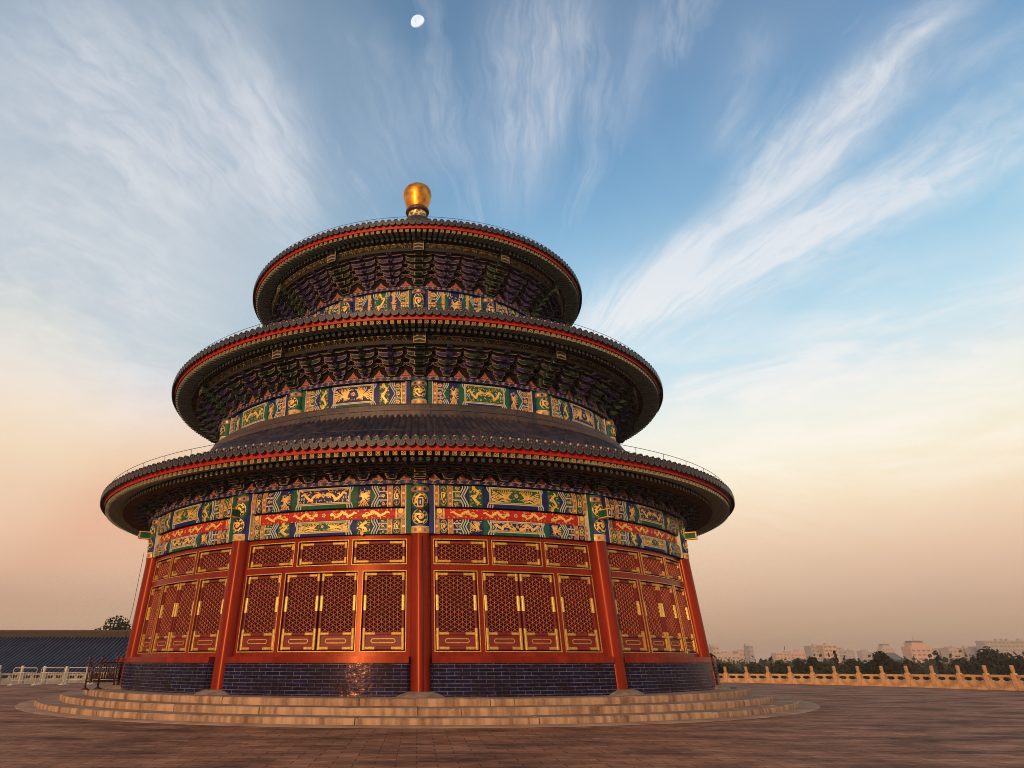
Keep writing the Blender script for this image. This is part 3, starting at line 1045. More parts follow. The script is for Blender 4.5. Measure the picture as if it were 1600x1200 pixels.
def make_leaf(a0, a1, z0, z1, door):
    F, W_, H = leaf_frame(a0, a1, z0, z1)
    g = 0.035                       # dark gap round the leaf
    sw = 0.088
    x0, x1, y0, y1 = g, W_ - g, g, H - g
    body = MB()
    lo = y0 + (0.40 if door else 0)
    st = [((x0 + sw / 2, y0), (x0 + sw / 2, y1)), ((x1 - sw / 2, y0), (x1 - sw / 2, y1))]
    rl = [((x0 + sw, y1 - sw / 2), (x1 - sw, y1 - sw / 2)), ((x0 + sw, y0 + sw / 2), (x1 - sw, y0 + sw / 2))]
    if door:
        rl.append(((x0 + sw, lo + sw / 2), (x1 - sw, lo + sw / 2)))
    for p, q in st + rl:
        round_rail(body, F, p, q, sw, 'red_dark')
    ix0, ix1, iy0, iy1 = x0 + sw, x1 - sw, (lo if door else y0) + sw, y1 - sw
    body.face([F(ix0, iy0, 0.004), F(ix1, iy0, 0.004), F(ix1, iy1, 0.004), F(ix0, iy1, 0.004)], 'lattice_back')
    if door:
        body.face([F(ix0, y0 + sw, 0.02), F(ix1, y0 + sw, 0.02), F(ix1, lo, 0.02), F(ix0, lo, 0.02)], 'red_dark')
    lat = lattice(F, ix0, ix1, iy0, iy1)
    pieces = []
    hh = 0.085
    cv_ = (0.22 if door else 0.28 * (y1 - y0))
    e = (ix1 - ix0) * 0.27
    for xs, xi, sg in ((x0 + sw / 2, ix0, 1), (x1 - sw / 2, ix1, -1)):
        g_ = MB()
        round_rail(g_, F, (xs, y1), (xs, y1 - cv_), sw * 1.06, 'gold', hh)
        round_rail(g_, F, (xi, y1 - sw / 2), (xi + sg * e, y1 - sw / 2), sw * 1.04, 'gold', hh)
        pieces.append(g_)
        g_ = MB()
        round_rail(g_, F, (xs, y0), (xs, (lo + sw + 0.11) if door else (y0 + cv_)), sw * 1.06, 'gold', hh)
        round_rail(g_, F, (xi, y0 + sw / 2), (xi + sg * e, y0 + sw / 2), sw * 1.04, 'gold', hh)
        if door:
            round_rail(g_, F, (xi, lo + sw / 2), (xi + sg * e, lo + sw / 2), sw * 1.04, 'gold', hh)
        pieces.append(g_)
        if door:
            g_ = MB()
            round_rail(g_, F, (xs, H * 0.50), (xs, H * 0.50 + 0.44), sw * 1.10, 'gold_plate', hh)
            pieces.append(g_)
    if door:
        g_ = MB()
        ym = (y0 + sw + lo) / 2
        ww, hq = (ix1 - ix0) * 0.34, 0.055
        xm = (ix0 + ix1) / 2
        ring = [(xm + ww * a, ym + hq * b) for a, b in ((-1, 0), (-.88, 1), (.88, 1), (1, 0), (.88, -1), (-.88, -1), (-1, 0))]
        for p, q in zip(ring, ring[1:]):
            bar(g_, F, p, q, 0.022, 0.02, 0.042, 'gold')
        pieces.append(g_)
    return body, lat, pieces


SETS = []           # objects of one bay at azimuth 0, copied round
w0 = wall_bay().build('door_wall', auto=True)
SETS.append(w0)
gilt_mould(w0)
for kind, spans, z0, z1 in (('door', LEAF, Z_DB, Z_DT), ('transom_window', TRAN, Z_TB, Z_TT)):
    for a0, a1 in spans:
        b_, l_, g_ = make_leaf(a0, a1, z0, z1, kind == 'door')
        o = b_.build(kind)
        l_.build('lattice', o)
        for q_ in g_:
            q_.build('gilt_fitting', o)
        SETS.append(o)

# sill and brick dado
mb = MB()
flatbox(mb, -13.45, 13.45, -0.1, 0.36, 1.405, 1.575, 'red_paint')
SETS.append(mb.build('sill_beam', auto=True))
mb = MB()
rows, uvs = [], []
zs = [0.53, 0.60, 1.40]
Ro = [12.665, 12.66, 12.62]
for z, R in zip(zs, Ro):
    rows.append([cyl(12.30, -13.9, z)] + [cyl(R, lerp(-13.25, 13.25, i / 24), z) for i in range(25)] + [cyl(12.30, 13.9, z)])
    u = [rad(lerp(-13.25, 13.25, i / 24)) * 12.6 for i in range(25)]
    uvs.append([(u[0] - .36, z)] + [(q, z) for q in u] + [(u[-1] + .36, z)])
mb.grid(rows, 'dado_brick', False, uvs=uvs)
mb.face([rows[-1][i] for i in range(len(rows[-1]))], 'ridge_block')
SETS.append(mb.build('brick_dado', fix=False))

# painted beams above the doors
for nm, z0, z1, sch in (('lower_beam', 5.10, 5.56, 1), ('upper_beam', 5.97, 6.66, 0)):
    pass


def beam_map(Rf, z0, H, bulge=0.05):
    def F(s, t, h):
        q = t / H
        b = bulge * (1 - (2 * q - 1) ** 2)
        R = Rf + b + h
        return cyl(R, math.degrees(s / Rf), z0 + t)
    return F


def beam_body(Rf, z0, H, amax, m, bulge=0.05, back=0.4, K=6):
    mb = MB()
    rows = []
    n = 20
    prof = [(Rf - back, z0)] + [(Rf - 0.004 + bulge * (1 - (2 * i / K - 1) ** 2), z0 + H * i / K) for i in range(K + 1)] + [(Rf - back, z0 + H)]
    for R, z in prof:
        rows.append([cyl(R, lerp(-amax, amax, i / n), z) for i in range(n + 1)])
    mb.grid(rows, m, False)
    return mb


class BeamDeco(Deco):
    """splits tall shapes so the paint follows the bulge"""

    def rect(self, s0, s1, t0, t1, m, layer=1):
        k = max(1, int((t1 - t0) / 0.15 + .99))
        keep = self.n
        for i in range(k):
            self.n = keep
            super().rect(s0, s1, lerp(t0, t1, i / k), lerp(t0, t1, (i + 1) / k), m, layer)


def make_beam(name, Rf, z0, H, Ldeg, scheme, kind, bulge=0.04):
    body = beam_body(Rf, z0, H, 14.2, 'dark_green' if scheme else 'deep_blue', bulge)
    Lm = rad(Ldeg) * Rf
    D = BeamDeco(beam_map(Rf, z0, H, bulge))
    if kind == 'long':
        paint_beam(D, Lm, H, scheme)
    elif kind == 'red':
        D.rect(-Lm, Lm, 0, H, 'fascia_red', 1)
        for sg in (-1, 1):
            for k in (0.25, 0.64):
                D.serpent(sg * k * Lm, H * .5, Lm * 0.36, H * 0.95, -sg, waves=2.0 if k < .5 else 1.75)
            x0, x1 = (0.86 * Lm, 0.98 * Lm) if sg > 0 else (-0.98 * Lm, -0.86 * Lm)
            D.strip(x0, x1, 0, H)
        D.flower(0, H * .5, H * .22)
    else:
        paint_short_beam(D, Lm, H, scheme, kind == 'wide')
    o = body.build(name, None)
    D.build('beam_painting', o, fix=False)
    return o


BEAMS = []
for sch in (0, 1):
    BEAMS.append([make_beam('painted_beam', 12.17, 5.10, 0.46, 13.1, 1 - sch, 'long'),
                  make_beam('painted_beam', 12.10, 5.58, 0.33, 13.1, sch, 'red', 0.02),
                  make_beam('painted_beam', 12.20, 5.95, 0.68, 13.1, sch, 'long', 0.06),
                  make_beam('painted_beam', 9.80, 10.24, 0.92, 12.2, sch, 'wide', 0.05),
                  make_beam('painted_beam', 6.60, 15.50, 1.44, 11.4, sch, 'short', 0.04)])
for i, b in enumerate(BAYS):
    for o in SETS:
        if i == 0:
            o.parent = HALL
            o.rotation_euler = (0, 0, rad(b))
        else:
            copy_tree(o, HALL, b)
    for o in BEAMS[(i + 1) % 2]:
        if i < 2:
            o.parent = HALL
            o.rotation_euler = (0, 0, rad(b))
        else:
            copy_tree(o, HALL, b)


# --- columns
def column_mesh(z0, z1, r, Rf, m, n=20):
    mb = MB()
    rows = []
    K = 4
    for i in range(K + 1):
        z = lerp(z0, z1, i / K)
        R = Rf(z)
        rows.append([(r * sin(2 * pi * k / n), -R - r * cos(2 * pi * k / n), z) for k in range(n)])
    mb.grid(rows, m, True, True)
    return mb


def column_head(z0, z1, r, Rf, bands, sch):
    """painted upper part of a column"""
    body = column_mesh(z0, z1, r + 0.006, Rf, 'dark_green' if sch else 'deep_blue')

    def F(s, t, h):
        z = z0 + t
        a = s / r
        return ((r + 0.006 + h) * sin(a), -Rf(z) - (r + 0.006 + h) * cos(a), z)
    D = Deco(F, 0.09)
    H = z1 - z0
    hw = r * 1.45
    A, B = ('dark_green', 'deep_blue') if sch else ('deep_blue', 'dark_green')
    D.rect(-hw, hw, 0, 0.19, 'gold_dull', 1)
    for k in range(-2, 3):
        D.disc(k * 0.15, 0.095, 0.05, 0.055, 'gold_paint' if k % 2 == 0 else 'pink_paint', 2, 8)
    D.rect(-hw, hw, 0.19, 0.215, 'white_line', 1)
    D.rect(-hw, hw, H - 0.24, H - 0.07, 'pink_paint', 1)
    for k in range(-2, 3):
        D.disc(k * 0.15, H - 0.155, 0.045, 0.05, 'gold_paint' if k % 2 == 0 else 'deep_blue', 2, 8)
    D.rect(-hw, hw, H - 0.07, H, 'dark_green', 1)
    t0, t1 = 0.22, H - 0.24
    for i in range(bands):
        a, b = lerp(t0, t1, i / bands), lerp(t0, t1, (i + 1) / bands)
        D.rect(-hw, hw, a, b, A if i % 2 else B, 1)
        cy_, ry = (a + b) / 2, (b - a) * 0.46
        rx = min(r * 0.86, ry * 1.05)
        for rr, mm, ly in ((1.0, 'gold_paint', 2), (0.90, B if i % 2 else A, 3)):
            D.disc(0, cy_, rx * rr, ry * rr, mm, ly * 1.2, 16)
        D.coil(0, cy_, rx * 0.9, ry * 0.9, 1 if i % 2 else -1, layer=5)
    return body, D


def const(R):
    return lambda z: R


col_parts = []
c0 = column_mesh(0.5, 5.12, 0.315, RC, 'red_paint').build('column')
b_, d_ = column_head(5.10, 6.64, 0.315, RC, 2, 1)
h0 = b_.build('painted_head', c0)
for ch in (d_.build('head_painting', c0, fix=False),):
    pass
mb = MB()                                                  # beam end that pokes out of the column
mb.box((0, -12.36 - 0.22, 5.97), (0.085, 0.22, 0.135), 'dark_green')
for sx in (-1, 1):
    mb.box((sx * 0.088, -12.36 - 0.23, 5.97), (0.006, 0.225, 0.142), 'gold_paint')
    mb.box((sx * 0.095, -12.36 - 0.23, 5.97), (0.004, 0.20, 0.110), 'dark_green')
for sz in (-1, 1):
    mb.box((0, -12.36 - 0.23, 5.97 + sz * 0.138), (0.082, 0.225, 0.006), 'gold_paint')
mb.box((0, -12.815, 5.97), (0.094, 0.006, 0.146), 'gold_paint')
mb.box((0, -12.823, 5.97), (0.068, 0.005, 0.115), 'deep_blue')
mb.box((0, -12.830, 5.97), (0.022, 0.005, 0.060), 'white_line')
mb.build('beam_end', c0)
mb = MB()                                                  # stone foot
prof = [(0.78, 0.52), (0.62, 0.60), (0.44, 0.665), (0.40, 0.67)]
rows = [[(R * sin(2 * pi * k / 20), -12.40 - R * cos(2 * pi * k / 20), z) for k in range(20)] for R, z in prof]
mb.grid(rows, 'stone_plinth', True, True)
mb.build('stone_foot', c0)
c2 = column_mesh(10.15, 11.22, 0.30, const(9.80), 'deep_blue').build('upper_column')
b_, d_ = column_head(10.18, 11.19, 0.30, const(9.80), 1, 0)
b_.build('painted_head', c2)
d_.build('head_painting', c2, fix=False)
c3 = column_mesh(15.3, 16.98, 0.30, const(6.60), 'deep_blue').build('upper_column')
b_, d_ = column_head(15.60, 16.95, 0.30, const(6.60), 1, 1)
b_.build('painted_head', c3)
d_.build('head_painting', c3, fix=False)
for i, a in enumerate(VIS):
    for o in (c0, c2, c3):
        if i == 0:
            o.parent = HALL
            o.rotation_euler = (0, 0, rad(a))
        else:
            copy_tree(o, HALL, a)
# coloured jamb strips where the beams meet the columns
for (R, z0, z1, off, w, cc) in ((12.26, 5.10, 6.64, 1.72, 0.16, ('deep_blue', 'dark_green')), (9.88, 10.22, 11.18, 2.45, 0.15, ('dark_green', 'deep_blue')), (6.68, 15.5, 16.95, 3.3, 0.12, ('deep_blue', 'dark_green'))):
    for sg in (-1, 1):
        dw = math.degrees(w / R)
        mb = MB()
        flatbox(mb, sg * off - dw / 2, sg * off + dw / 2, R - 0.2, R, z0, z1, cc[0 if sg > 0 else 1], lean=False)
        o = mb.build('jamb_strip')
        mb = MB()
        flatbox(mb, sg * off + sg * dw / 2, sg * off + sg * (dw / 2 + 0.16), R - 0.2, R + 0.004, z0, z1, 'white_line', lean=False)
        mb.build('edge_line', o)
        for i, a in enumerate(VIS):
            if i == 0:
                o.parent = HALL
                o.rotation_euler = (0, 0, rad(a))
            else:
                copy_tree(o, HALL, a)


# --- plank ring with gilt marks over each beam, and board behind the brackets
def plank_ring(R, z0, z1, n):
    D = Deco(lambda s, t, h: cyl(R + h, math.degrees(s / R), z0 + t))
    D.lathe([(R - 0.3, z0), (R, z0), (R, z1), (R - 0.3, z1)], 'deep_blue', 144, smooth=False)
    H = z1 - z0
    for i in range(n):
        a = -100 + 200 * i / (n - 1)
        s = rad(a) * R
        w = rad(200 / n) * R * 0.30
        m = 'gilt_line'
        if i % 2:
            D.rect(s - w, s + w, H * .80, H * .92, m)
            D.rect(s - w, s + w, H * .10, H * .22, m)
            D.rect(s - w * .2, s + w * .2, H * .22, H * .80, m)
            D.rect(s - w, s - w * .2, H * .46, H * .56, m)
            D.rect(s + w * .2, s + w, H * .46, H * .56, m)
        else:
            D.rect(s - w, s + w, H * .80, H * .92, 'gold_dull')
            D.poly([(s + w * .3, H * .8), (s + w * .7, H * .8), (s - w * .3, H * .1), (s - w * .7, H * .1)], m)
            D.rect(s - w, s + w, H * .0, H * .10, 'gold_dull')
    D.build('plank_ring', HALL, fix=False)


plank_ring(12.36, 6.66, 6.78, 150)
plank_ring(9.96, 11.20, 11.34, 130)
plank_ring(6.76, 16.96, 17.10, 90)


# --- bracket clusters
def outlined(mb, prof, T, y0, y1, m, w=0.012, edge='gilt_line'):
    """prism of outline prof (t, z) from y0 (back) to y1 (front), gold line round its front face"""
    n = len(prof)
    cx_ = sum(p[0] for p in prof) / n
    ar = sum(prof[i][0] * prof[(i + 1) % n][1] - prof[(i + 1) % n][0] * prof[i][1] for i in range(n))
    sg = 1 if ar > 0 else -1
    ins = []
    for i in range(n):
        p0, p1, p2 = prof[i - 1], prof[i], prof[(i + 1) % n]
        d1 = Vector((p1[0] - p0[0], p1[1] - p0[1])).normalized()
        d2 = Vector((p2[0] - p1[0], p2[1] - p1[1])).normalized()
        n1 = Vector((-d1.y, d1.x)) * sg
        n2 = Vector((-d2.y, d2.x)) * sg
        b = n1 + n2
        k = max(0.45, b.length_squared / 2)
        b = b / k
        ins.append((p1[0] + b.x * w, p1[1] + b.y * w))
    for i in range(n):
        j = (i + 1) % n
        mb.face([T(*prof[i], y1), T(*prof[j], y1), T(*ins[j], y1), T(*ins[i], y1)], edge)
        mb.face([T(*prof[i], y0), T(*prof[j], y0), T(*prof[j], y1), T(*prof[i], y1)], m)
    mb.face([T(*p, y1) for p in ins], m)


def arm_profile(L, h):
    e = min(L * .62, h * 1.5)
    q = [(-L, h)] + [(-L + e * (1 - cos(a)), h * .80 * (1 - sin(a))) for a in (0, .4, .8, 1.2, 1.57)]
    return q + [(-x, z) for x, z in reversed(q)]


def block_profile(c, w, h, z):
    return [(c - w, z + h), (c - w, z + h * .45), (c - w * .68, z), (c + w * .68, z), (c + w, z + h * .45), (c + w, z + h)]


def bracket(R0, z0, out, rise, width, tiers, m1, m2, head):
    mb = MB()

    def T(t, z, y):
        return (t, -(R0 + y), z0 + z)
    dr, dz_ = out / tiers, rise / tiers
    hw = width / 2
    ah = dz_ * 0.72
    bh = dz_ * 0.30
    outlined(mb, block_profile(0, 0.17 if not head else 0.24, dz_ * 0.8, 0.0), T, -0.15, 0.16, m2)
    for k in range(tiers):
        y = dr * (k + 0.6)
        z = dz_ * (k * 0.93 + 0.55)
        L = hw * lerp(0.40, 0.92, min(1, k / max(1, tiers - 1)))
        mm = m1 if k % 2 == 0 else m2
        outlined(mb, [(a, b + z) for a, b in arm_profile(L, ah)], T, y - 0.07, y + 0.07, mm)
        for c in (-L + 0.07, 0, L - 0.07):
            outlined(mb, block_profile(c, 0.075, bh, z + ah), T, y - 0.08, y + 0.085, m2 if k % 2 == 0 else m1)
        outlined(mb, [(a, b + z) for a, b in arm_profile(hw * lerp(0.72, 1.0, k / max(1, tiers - 1)), ah)], T, y - dr * 1.1 - 0.05, y - dr * 1.1 + 0.04, 'bracket_dark', 0.010)
        if k < tiers - 1:                        # the longer arm set back over the last step
            L2 = hw * lerp(0.60, 1.0, k / tiers)
            outlined(mb, [(a, b + z + dz_ * 0.95) for a, b in arm_profile(L2, ah)], T, y - 0.06, y + 0.05, m2 if k % 2 == 0 else m1)
            for c in (-L2 + 0.06, L2 - 0.06):
                outlined(mb, block_profile(c, 0.065, bh, z + ah + dz_ * 0.95), T, y - 0.07, y + 0.06, m1)
        # lever arm reaching outwards with a drooping beak
        bw = 0.085 if not head else 0.17
        y2 = y + dr * 1.75
        zb = z + 0.02
        P4 = [(y - dr * 0.8, zb + ah), (y + dr * .55, zb + ah * 1.05), (y2, zb - dz_ * 0.30), (y + dr * .35, zb - 0.01), (y - dr * 0.8, zb)]
        for sx in (-1, 1):
            mb.face([T(sx * bw, z_, y_) for y_, z_ in P4], m1)
        for i in range(5):
            j = (i + 1) % 5
            mb.face([T(-bw, P4[i][1], P4[i][0]), T(bw, P4[i][1], P4[i][0]), T(bw, P4[j][1], P4[j][0]), T(-bw, P4[j][1], P4[j][0])], m1)
        g = 0.016                                # gold edge lines along the beak
        for sx in (-1, 1):
            for (ya, za), (yb, zb_) in ((P4[1], P4[2]), (P4[2], P4[3]), (P4[3], P4[4])):
                mb.face([T(sx * (bw + 0.003), za, ya), T(sx * (bw + 0.003), zb_, yb), T(sx * (bw + 0.003 - g), zb_ - 0.004, yb + 0.004), T(sx * (bw + 0.003 - g), za - 0.004, ya + 0.004)], 'gilt_line')
    zt = rise * 0.97
    outlined(mb, [(-0.05, zt), (0.05, zt), (0.05, zt + dz_ * 0.9), (-0.05, zt + dz_ * 0.9)], T, out - 0.1, out + 0.10, m2)
    outlined(mb, [(-hw * .95, zt), (hw * .95, zt), (hw * .95, zt + 0.05), (-hw * .95, zt + 0.05)], T, out - 0.08, out - 0.02, m1, 0.012)
    if head:                                     # stacked beam head with a pointed top
        for k in range(tiers):
            y, z = dr * (k + 1.0), dz_ * (k * 0.93 + 0.25)
            outlined(mb, [(-0.19, z), (0.19, z), (0.19, z + dz_ * 0.72), (-0.19, z + dz_ * 0.72)], T, y - 0.25, y + 0.13, 'bracket_green', 0.02)
        w_, hb, y = 0.23, head, out + 0.42
        zb = rise * 0.86
        outlined(mb, [(-w_, zb), (w_, zb), (w_, zb + hb * .72), (0, zb + hb), (-w_, zb + hb * .72)], T, y - 0.6, y, 'bracket_green', 0.022)
        for q in (0.22, 0.44):
            mb.face([T(a, zb + b, y + 0.006) for a, b in ((-w_ + .02, hb * (q - .09)), (0, hb * q), (w_ - .02, hb * (q - .09)), (w_ - .02, hb * (q - .02)), (0, hb * (q + .07)), (-w_ + .02, hb * (q - .02)))], 'gilt_line')
        mb.face([T(0.03 * cos(a), zb + hb * .70 + 0.03 * sin(a), y + 0.006) for a in [i * pi / 3 for i in range(6)]], 'gilt_line')
    return mb


STOREY = [  # R wall, z, out, rise, per bay, tiers, head height
    (12.34, 6.78, 0.46, 0.42, 7, 3, 0.36, 0),
    (9.92, 11.34, 0.90, 1.00, 5, 4, 0.66, 0),
    (6.72, 17.10, 1.00, 1.32, 3, 5, 0.74, 1)]
for R0, z0, out, rise, per, tiers, hd, allblue in STOREY:
    pitch = 30.0 / per
    width = rad(pitch) * (R0 + out * .8) * 1.14
    protos = {}
    nn = int(95 / pitch)
    for i in range(-nn, nn + 1):
        a = i * pitch
        key = 'h' if i % per == 0 else ('b' if (i % 2 or allblue) else 'g')
        if key not in protos:
            m1, m2 = {'h': ('bracket_green', 'bracket_green'), 'b': ('bracket_blue', 'bracket_blue' if allblue else 'bracket_green'), 'g': ('bracket_green', 'bracket_blue')}[key]
            o = bracket(R0, z0, out, rise, width, tiers, m1, m2, hd if key == 'h' else 0).build('beam_head_bracket' if key == 'h' else 'bracket_set', HALL, fix=False)
            protos[key] = o
            o.rotation_euler = (0, 0, rad(a))
        else:
            copy_tree(protos[key], HALL, a)
    # red flame panels between the clusters
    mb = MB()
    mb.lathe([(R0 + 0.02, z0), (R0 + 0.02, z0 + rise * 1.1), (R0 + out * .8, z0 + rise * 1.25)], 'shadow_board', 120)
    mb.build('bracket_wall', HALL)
    D = Deco(lambda s, t, h: cyl(R0 + 0.03 + h, math.degrees(s / R0), z0 + t))
    w, h = width * 0.17, min(0.30, rise * 0.5)
    for k, mm in ((1.0, 'gilt_line'), (0.84, 'red_dark'), (0.52, 'gilt_line'), (0.36, 'fascia_red')):
        D.poly([(w * k * a, h * .42 + (b - .42) * h * k) for a, b in ((-1, 0), (1, 0), (.82, .25), (.4, .5), (.16, .78), (0, 1), (-.16, .78), (-.4, .5), (-.82, .25))], mm, 1 + (1 - k) * 4)
    o = D.build('flame_panel', HALL, fix=False)
    o.rotation_euler = (0, 0, rad((-nn + .5) * pitch))
    for i in range(-nn + 1, nn):
        copy_tree(o, HALL, (i + .5) * pitch)

# --- eaves: purlin, rafters, fascia
EAVES = [  # purlin R, purlin z, purlin r, round-end R, z, outer R, z square centre, count, fascia
    dict(pR=12.86, pz=7.29, pr=0.10, rR=13.46, rz=7.22, oR=14.15, oz=7.18, n=340, sq=0.066, fz0=7.245, fz1=7.41, fR=14.20),
    dict(pR=10.93, pz=12.58, pr=0.17, rR=11.33, rz=12.73, oR=12.07, oz=12.67, n=300, sq=0.068, fz0=12.745, fz1=12.92, fR=12.12),
    dict(pR=7.84, pz=18.64, pr=0.19, rR=8.13, rz=18.87, oR=8.87, oz=18.79, n=212, sq=0.070, fz0=18.865, fz1=19.04, fR=8.92)]


def rafter(E, i, mb):
    a = 360.0 * i / E['n']
    ca, sa = cos(rad(a)), sin(rad(a))

    def T(t, R, z):
        return (R * sa + t * ca, -R * ca + t * sa, z)
    # round rafter
    r = E['sq'] * 1.16
    Ri = E['pR'] - 0.35
    zi = E['rz'] + 0.06
    n = 8
    ring0 = [T(r * cos(2 * pi * k / n), Ri, zi + r * sin(2 * pi * k / n)) for k in range(n)]
    ring1 = [T(r * cos(2 * pi * k / n), E['rR'], E['rz'] - 0.04 + r * sin(2 * pi * k / n)) for k in range(n)]
    mb.grid([ring0, ring1], 'rafter_brown', True, True)
    mb.face(ring1, 'rafter_paint')
    d = E['rR'] + 0.004
    mb.face([T(r * .86 * cos(2 * pi * k / n), d, E['rz'] - 0.04 + r * .86 * sin(2 * pi * k / n)) for k in range(n)], 'dot_white' if i % 2 else 'dot_green')
    mb.face([T(r * .16 * cos(2 * pi * k / n), d + .004, E['rz'] - 0.04 + r * .3 * sin(2 * pi * k / n)) for k in range(n)], 'deep_blue' if i % 2 else 'white_line')
    # square flying rafter
    q = E['sq']
    za = E['rz'] + 0.20
    zb = E['oz']
    Rr0, Rr1 = E['rR'] - 0.25, E['oR']
    A = [T(sx * q, Rr0, za + sz * q) for sx, sz in ((-1, -1), (1, -1), (1, 1), (-1, 1))]
    B = [T(sx * q, Rr1, zb + sz * q) for sx, sz in ((-1, -1), (1, -1), (1, 1), (-1, 1))]
    for k in range(4):
        j = (k + 1) % 4
        mb.face([A[k], A[j], B[j], B[k]], 'rafter_paint')
    mb.face(B, 'shadow_board')
    d = Rr1 + 0.004
    w = q * 0.22
    for x0, x1, y0, y1 in ((-q, q, -q, -q + w), (-q, q, q - w, q), (-q, -q + w, -q + w, q - w), (q - w, q, -q + w, q - w)):
        mb.face([T(x, d, zb + y) for x, y in ((x0, y0), (x1, y0), (x1, y1), (x0, y1))], 'gold_dull')
    e, v = q * .74, q * .16
    mb.face([T(x, d + .003, zb + y) for x, y in ((-e, -e + v), (-e + v, -e), (e, e - v), (e - v, e))], 'gold_dull')
    mb.face([T(x, d + .006, zb + y) for x, y in ((-e, e - v), (-e + v, e), (e, -e + v), (e - v, -e))], 'gold_dull')


for ei, E in enumerate(EAVES):
    rest = MB()
    single = [0] if ei else []
    for i in range(E['n']):
        a = 360.0 * i / E['n']
        if ei == 0 and (i <= 50 or i >= E['n'] - 49):
            continue
        rafter(E, i, rest)
    tag(rest.build('rafters', HALL, fix=False), kind='stuff')
    if ei == 0:
        protos = []
        for p in (0, 1):
            m_ = MB()
            rafter(E, p, m_)
            protos.append(m_.build('rafter', HALL, fix=False))
        for i in range(2, 51):
            c = copy_tree(protos[i % 2], HALL, 360.0 * (i - i % 2) / E['n'])
        for i in range(1, 50):
            p = i % 2
            copy_tree(protos[p], HALL, 360.0 * (-i - p) / E['n'])
    mb = MB()
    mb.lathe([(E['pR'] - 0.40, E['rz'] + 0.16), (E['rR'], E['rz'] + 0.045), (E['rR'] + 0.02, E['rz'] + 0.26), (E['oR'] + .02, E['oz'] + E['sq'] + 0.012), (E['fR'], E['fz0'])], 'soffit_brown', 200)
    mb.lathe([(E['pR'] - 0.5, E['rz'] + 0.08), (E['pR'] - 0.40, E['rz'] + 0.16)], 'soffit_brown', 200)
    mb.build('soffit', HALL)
    mb = MB()
    mb.lathe([(E['fR'], E['fz0']), (E['fR'] + 0.02, E['fz1']), (E['fR'] - 0.1, E['fz1'] + 0.02)], 'fascia_red', 240, smooth=False)
    mb.build('fascia', HALL)
    prof = [(E['pR'] + E['pr'] * cos(2 * pi * k / 12), E['pz'] + E['pr'] * sin(2 * pi * k / 12)) for k in range(13)]
    D = Deco(lambda s, t, h, E=E: cyl(E['pR'] + (E['pr'] + h) * cos(t), math.degrees(s / E['pR']), E['pz'] + (E['pr'] + h) * sin(t)))
    D.lathe(prof, 'purlin_paint', 180)
    for b in BAYS:
        s0, s1 = rad(b - 12.5) * E['pR'], rad(b + 12.5) * E['pR']
        for t in (-1.25, -0.15):
            D.rect(s0, s1, t - .05, t + .05, 'gold_dull')
        for i in range(26):
            s = lerp(s0, s1, (i + .5) / 26)
            w = (s1 - s0) / 26 * .45
            D.stroke([(s - w, -1.05), (s, -0.35), (s + w, -1.05)] if i % 2 else [(s - w, -0.4), (s, -0.95), (s + w, -0.4)], 0.030, 'gold_dull' if i % 3 else 'dark_green', 1)
    D.build('purlin', HALL, fix=False)
    if ei:
        mb = MB()
        mb.lathe([(E['pR'] - .07, E['pz'] - E['pr'] - .14), (E['pR'] + .07, E['pz'] - E['pr'] - .14), (E['pR'] + .07, E['pz'] - E['pr'] + .03)], 'purlin_paint', 180, smooth=False)
        mb.build('purlin_plate', HALL)

# --- tiled roofs
ROOFS = [
    dict(n=300, prof=[(14.37, 7.50), (13.8, 7.69), (13.2, 7.93), (12.2, 8.43), (11.3, 8.97), (10.45, 9.58)], rb=0.098, E=EAVES[0], seg=16),
    dict(n=252, prof=[(12.27, 13.00), (11.7, 13.16), (10.8, 13.5), (9.4, 14.15), (8.0, 14.95), (6.9, 15.75)], rb=0.100, E=EAVES[1], seg=8),
    dict(n=192, prof=[(9.05, 19.14), (8.5, 19.31), (7.0, 19.85), (5.0, 20.9), (3.0, 22.35), (0.9, 24.4)], rb=0.100, E=EAVES[2], seg=8)]


def prof_at(prof, u):
    L = [0]
    for p, q in zip(prof, prof[1:]):
        L.append(L[-1] + sqrt((p[0] - q[0]) ** 2 + (p[1] - q[1]) ** 2))
    s = u * L[-1]
    for i in range(len(prof) - 1):
        if s <= L[i + 1] + 1e-9:
            t = (s - L[i]) / (L[i + 1] - L[i])
            return (lerp(prof[i][0], prof[i + 1][0], t), lerp(prof[i][1], prof[i + 1][1], t))
    return prof[-1]


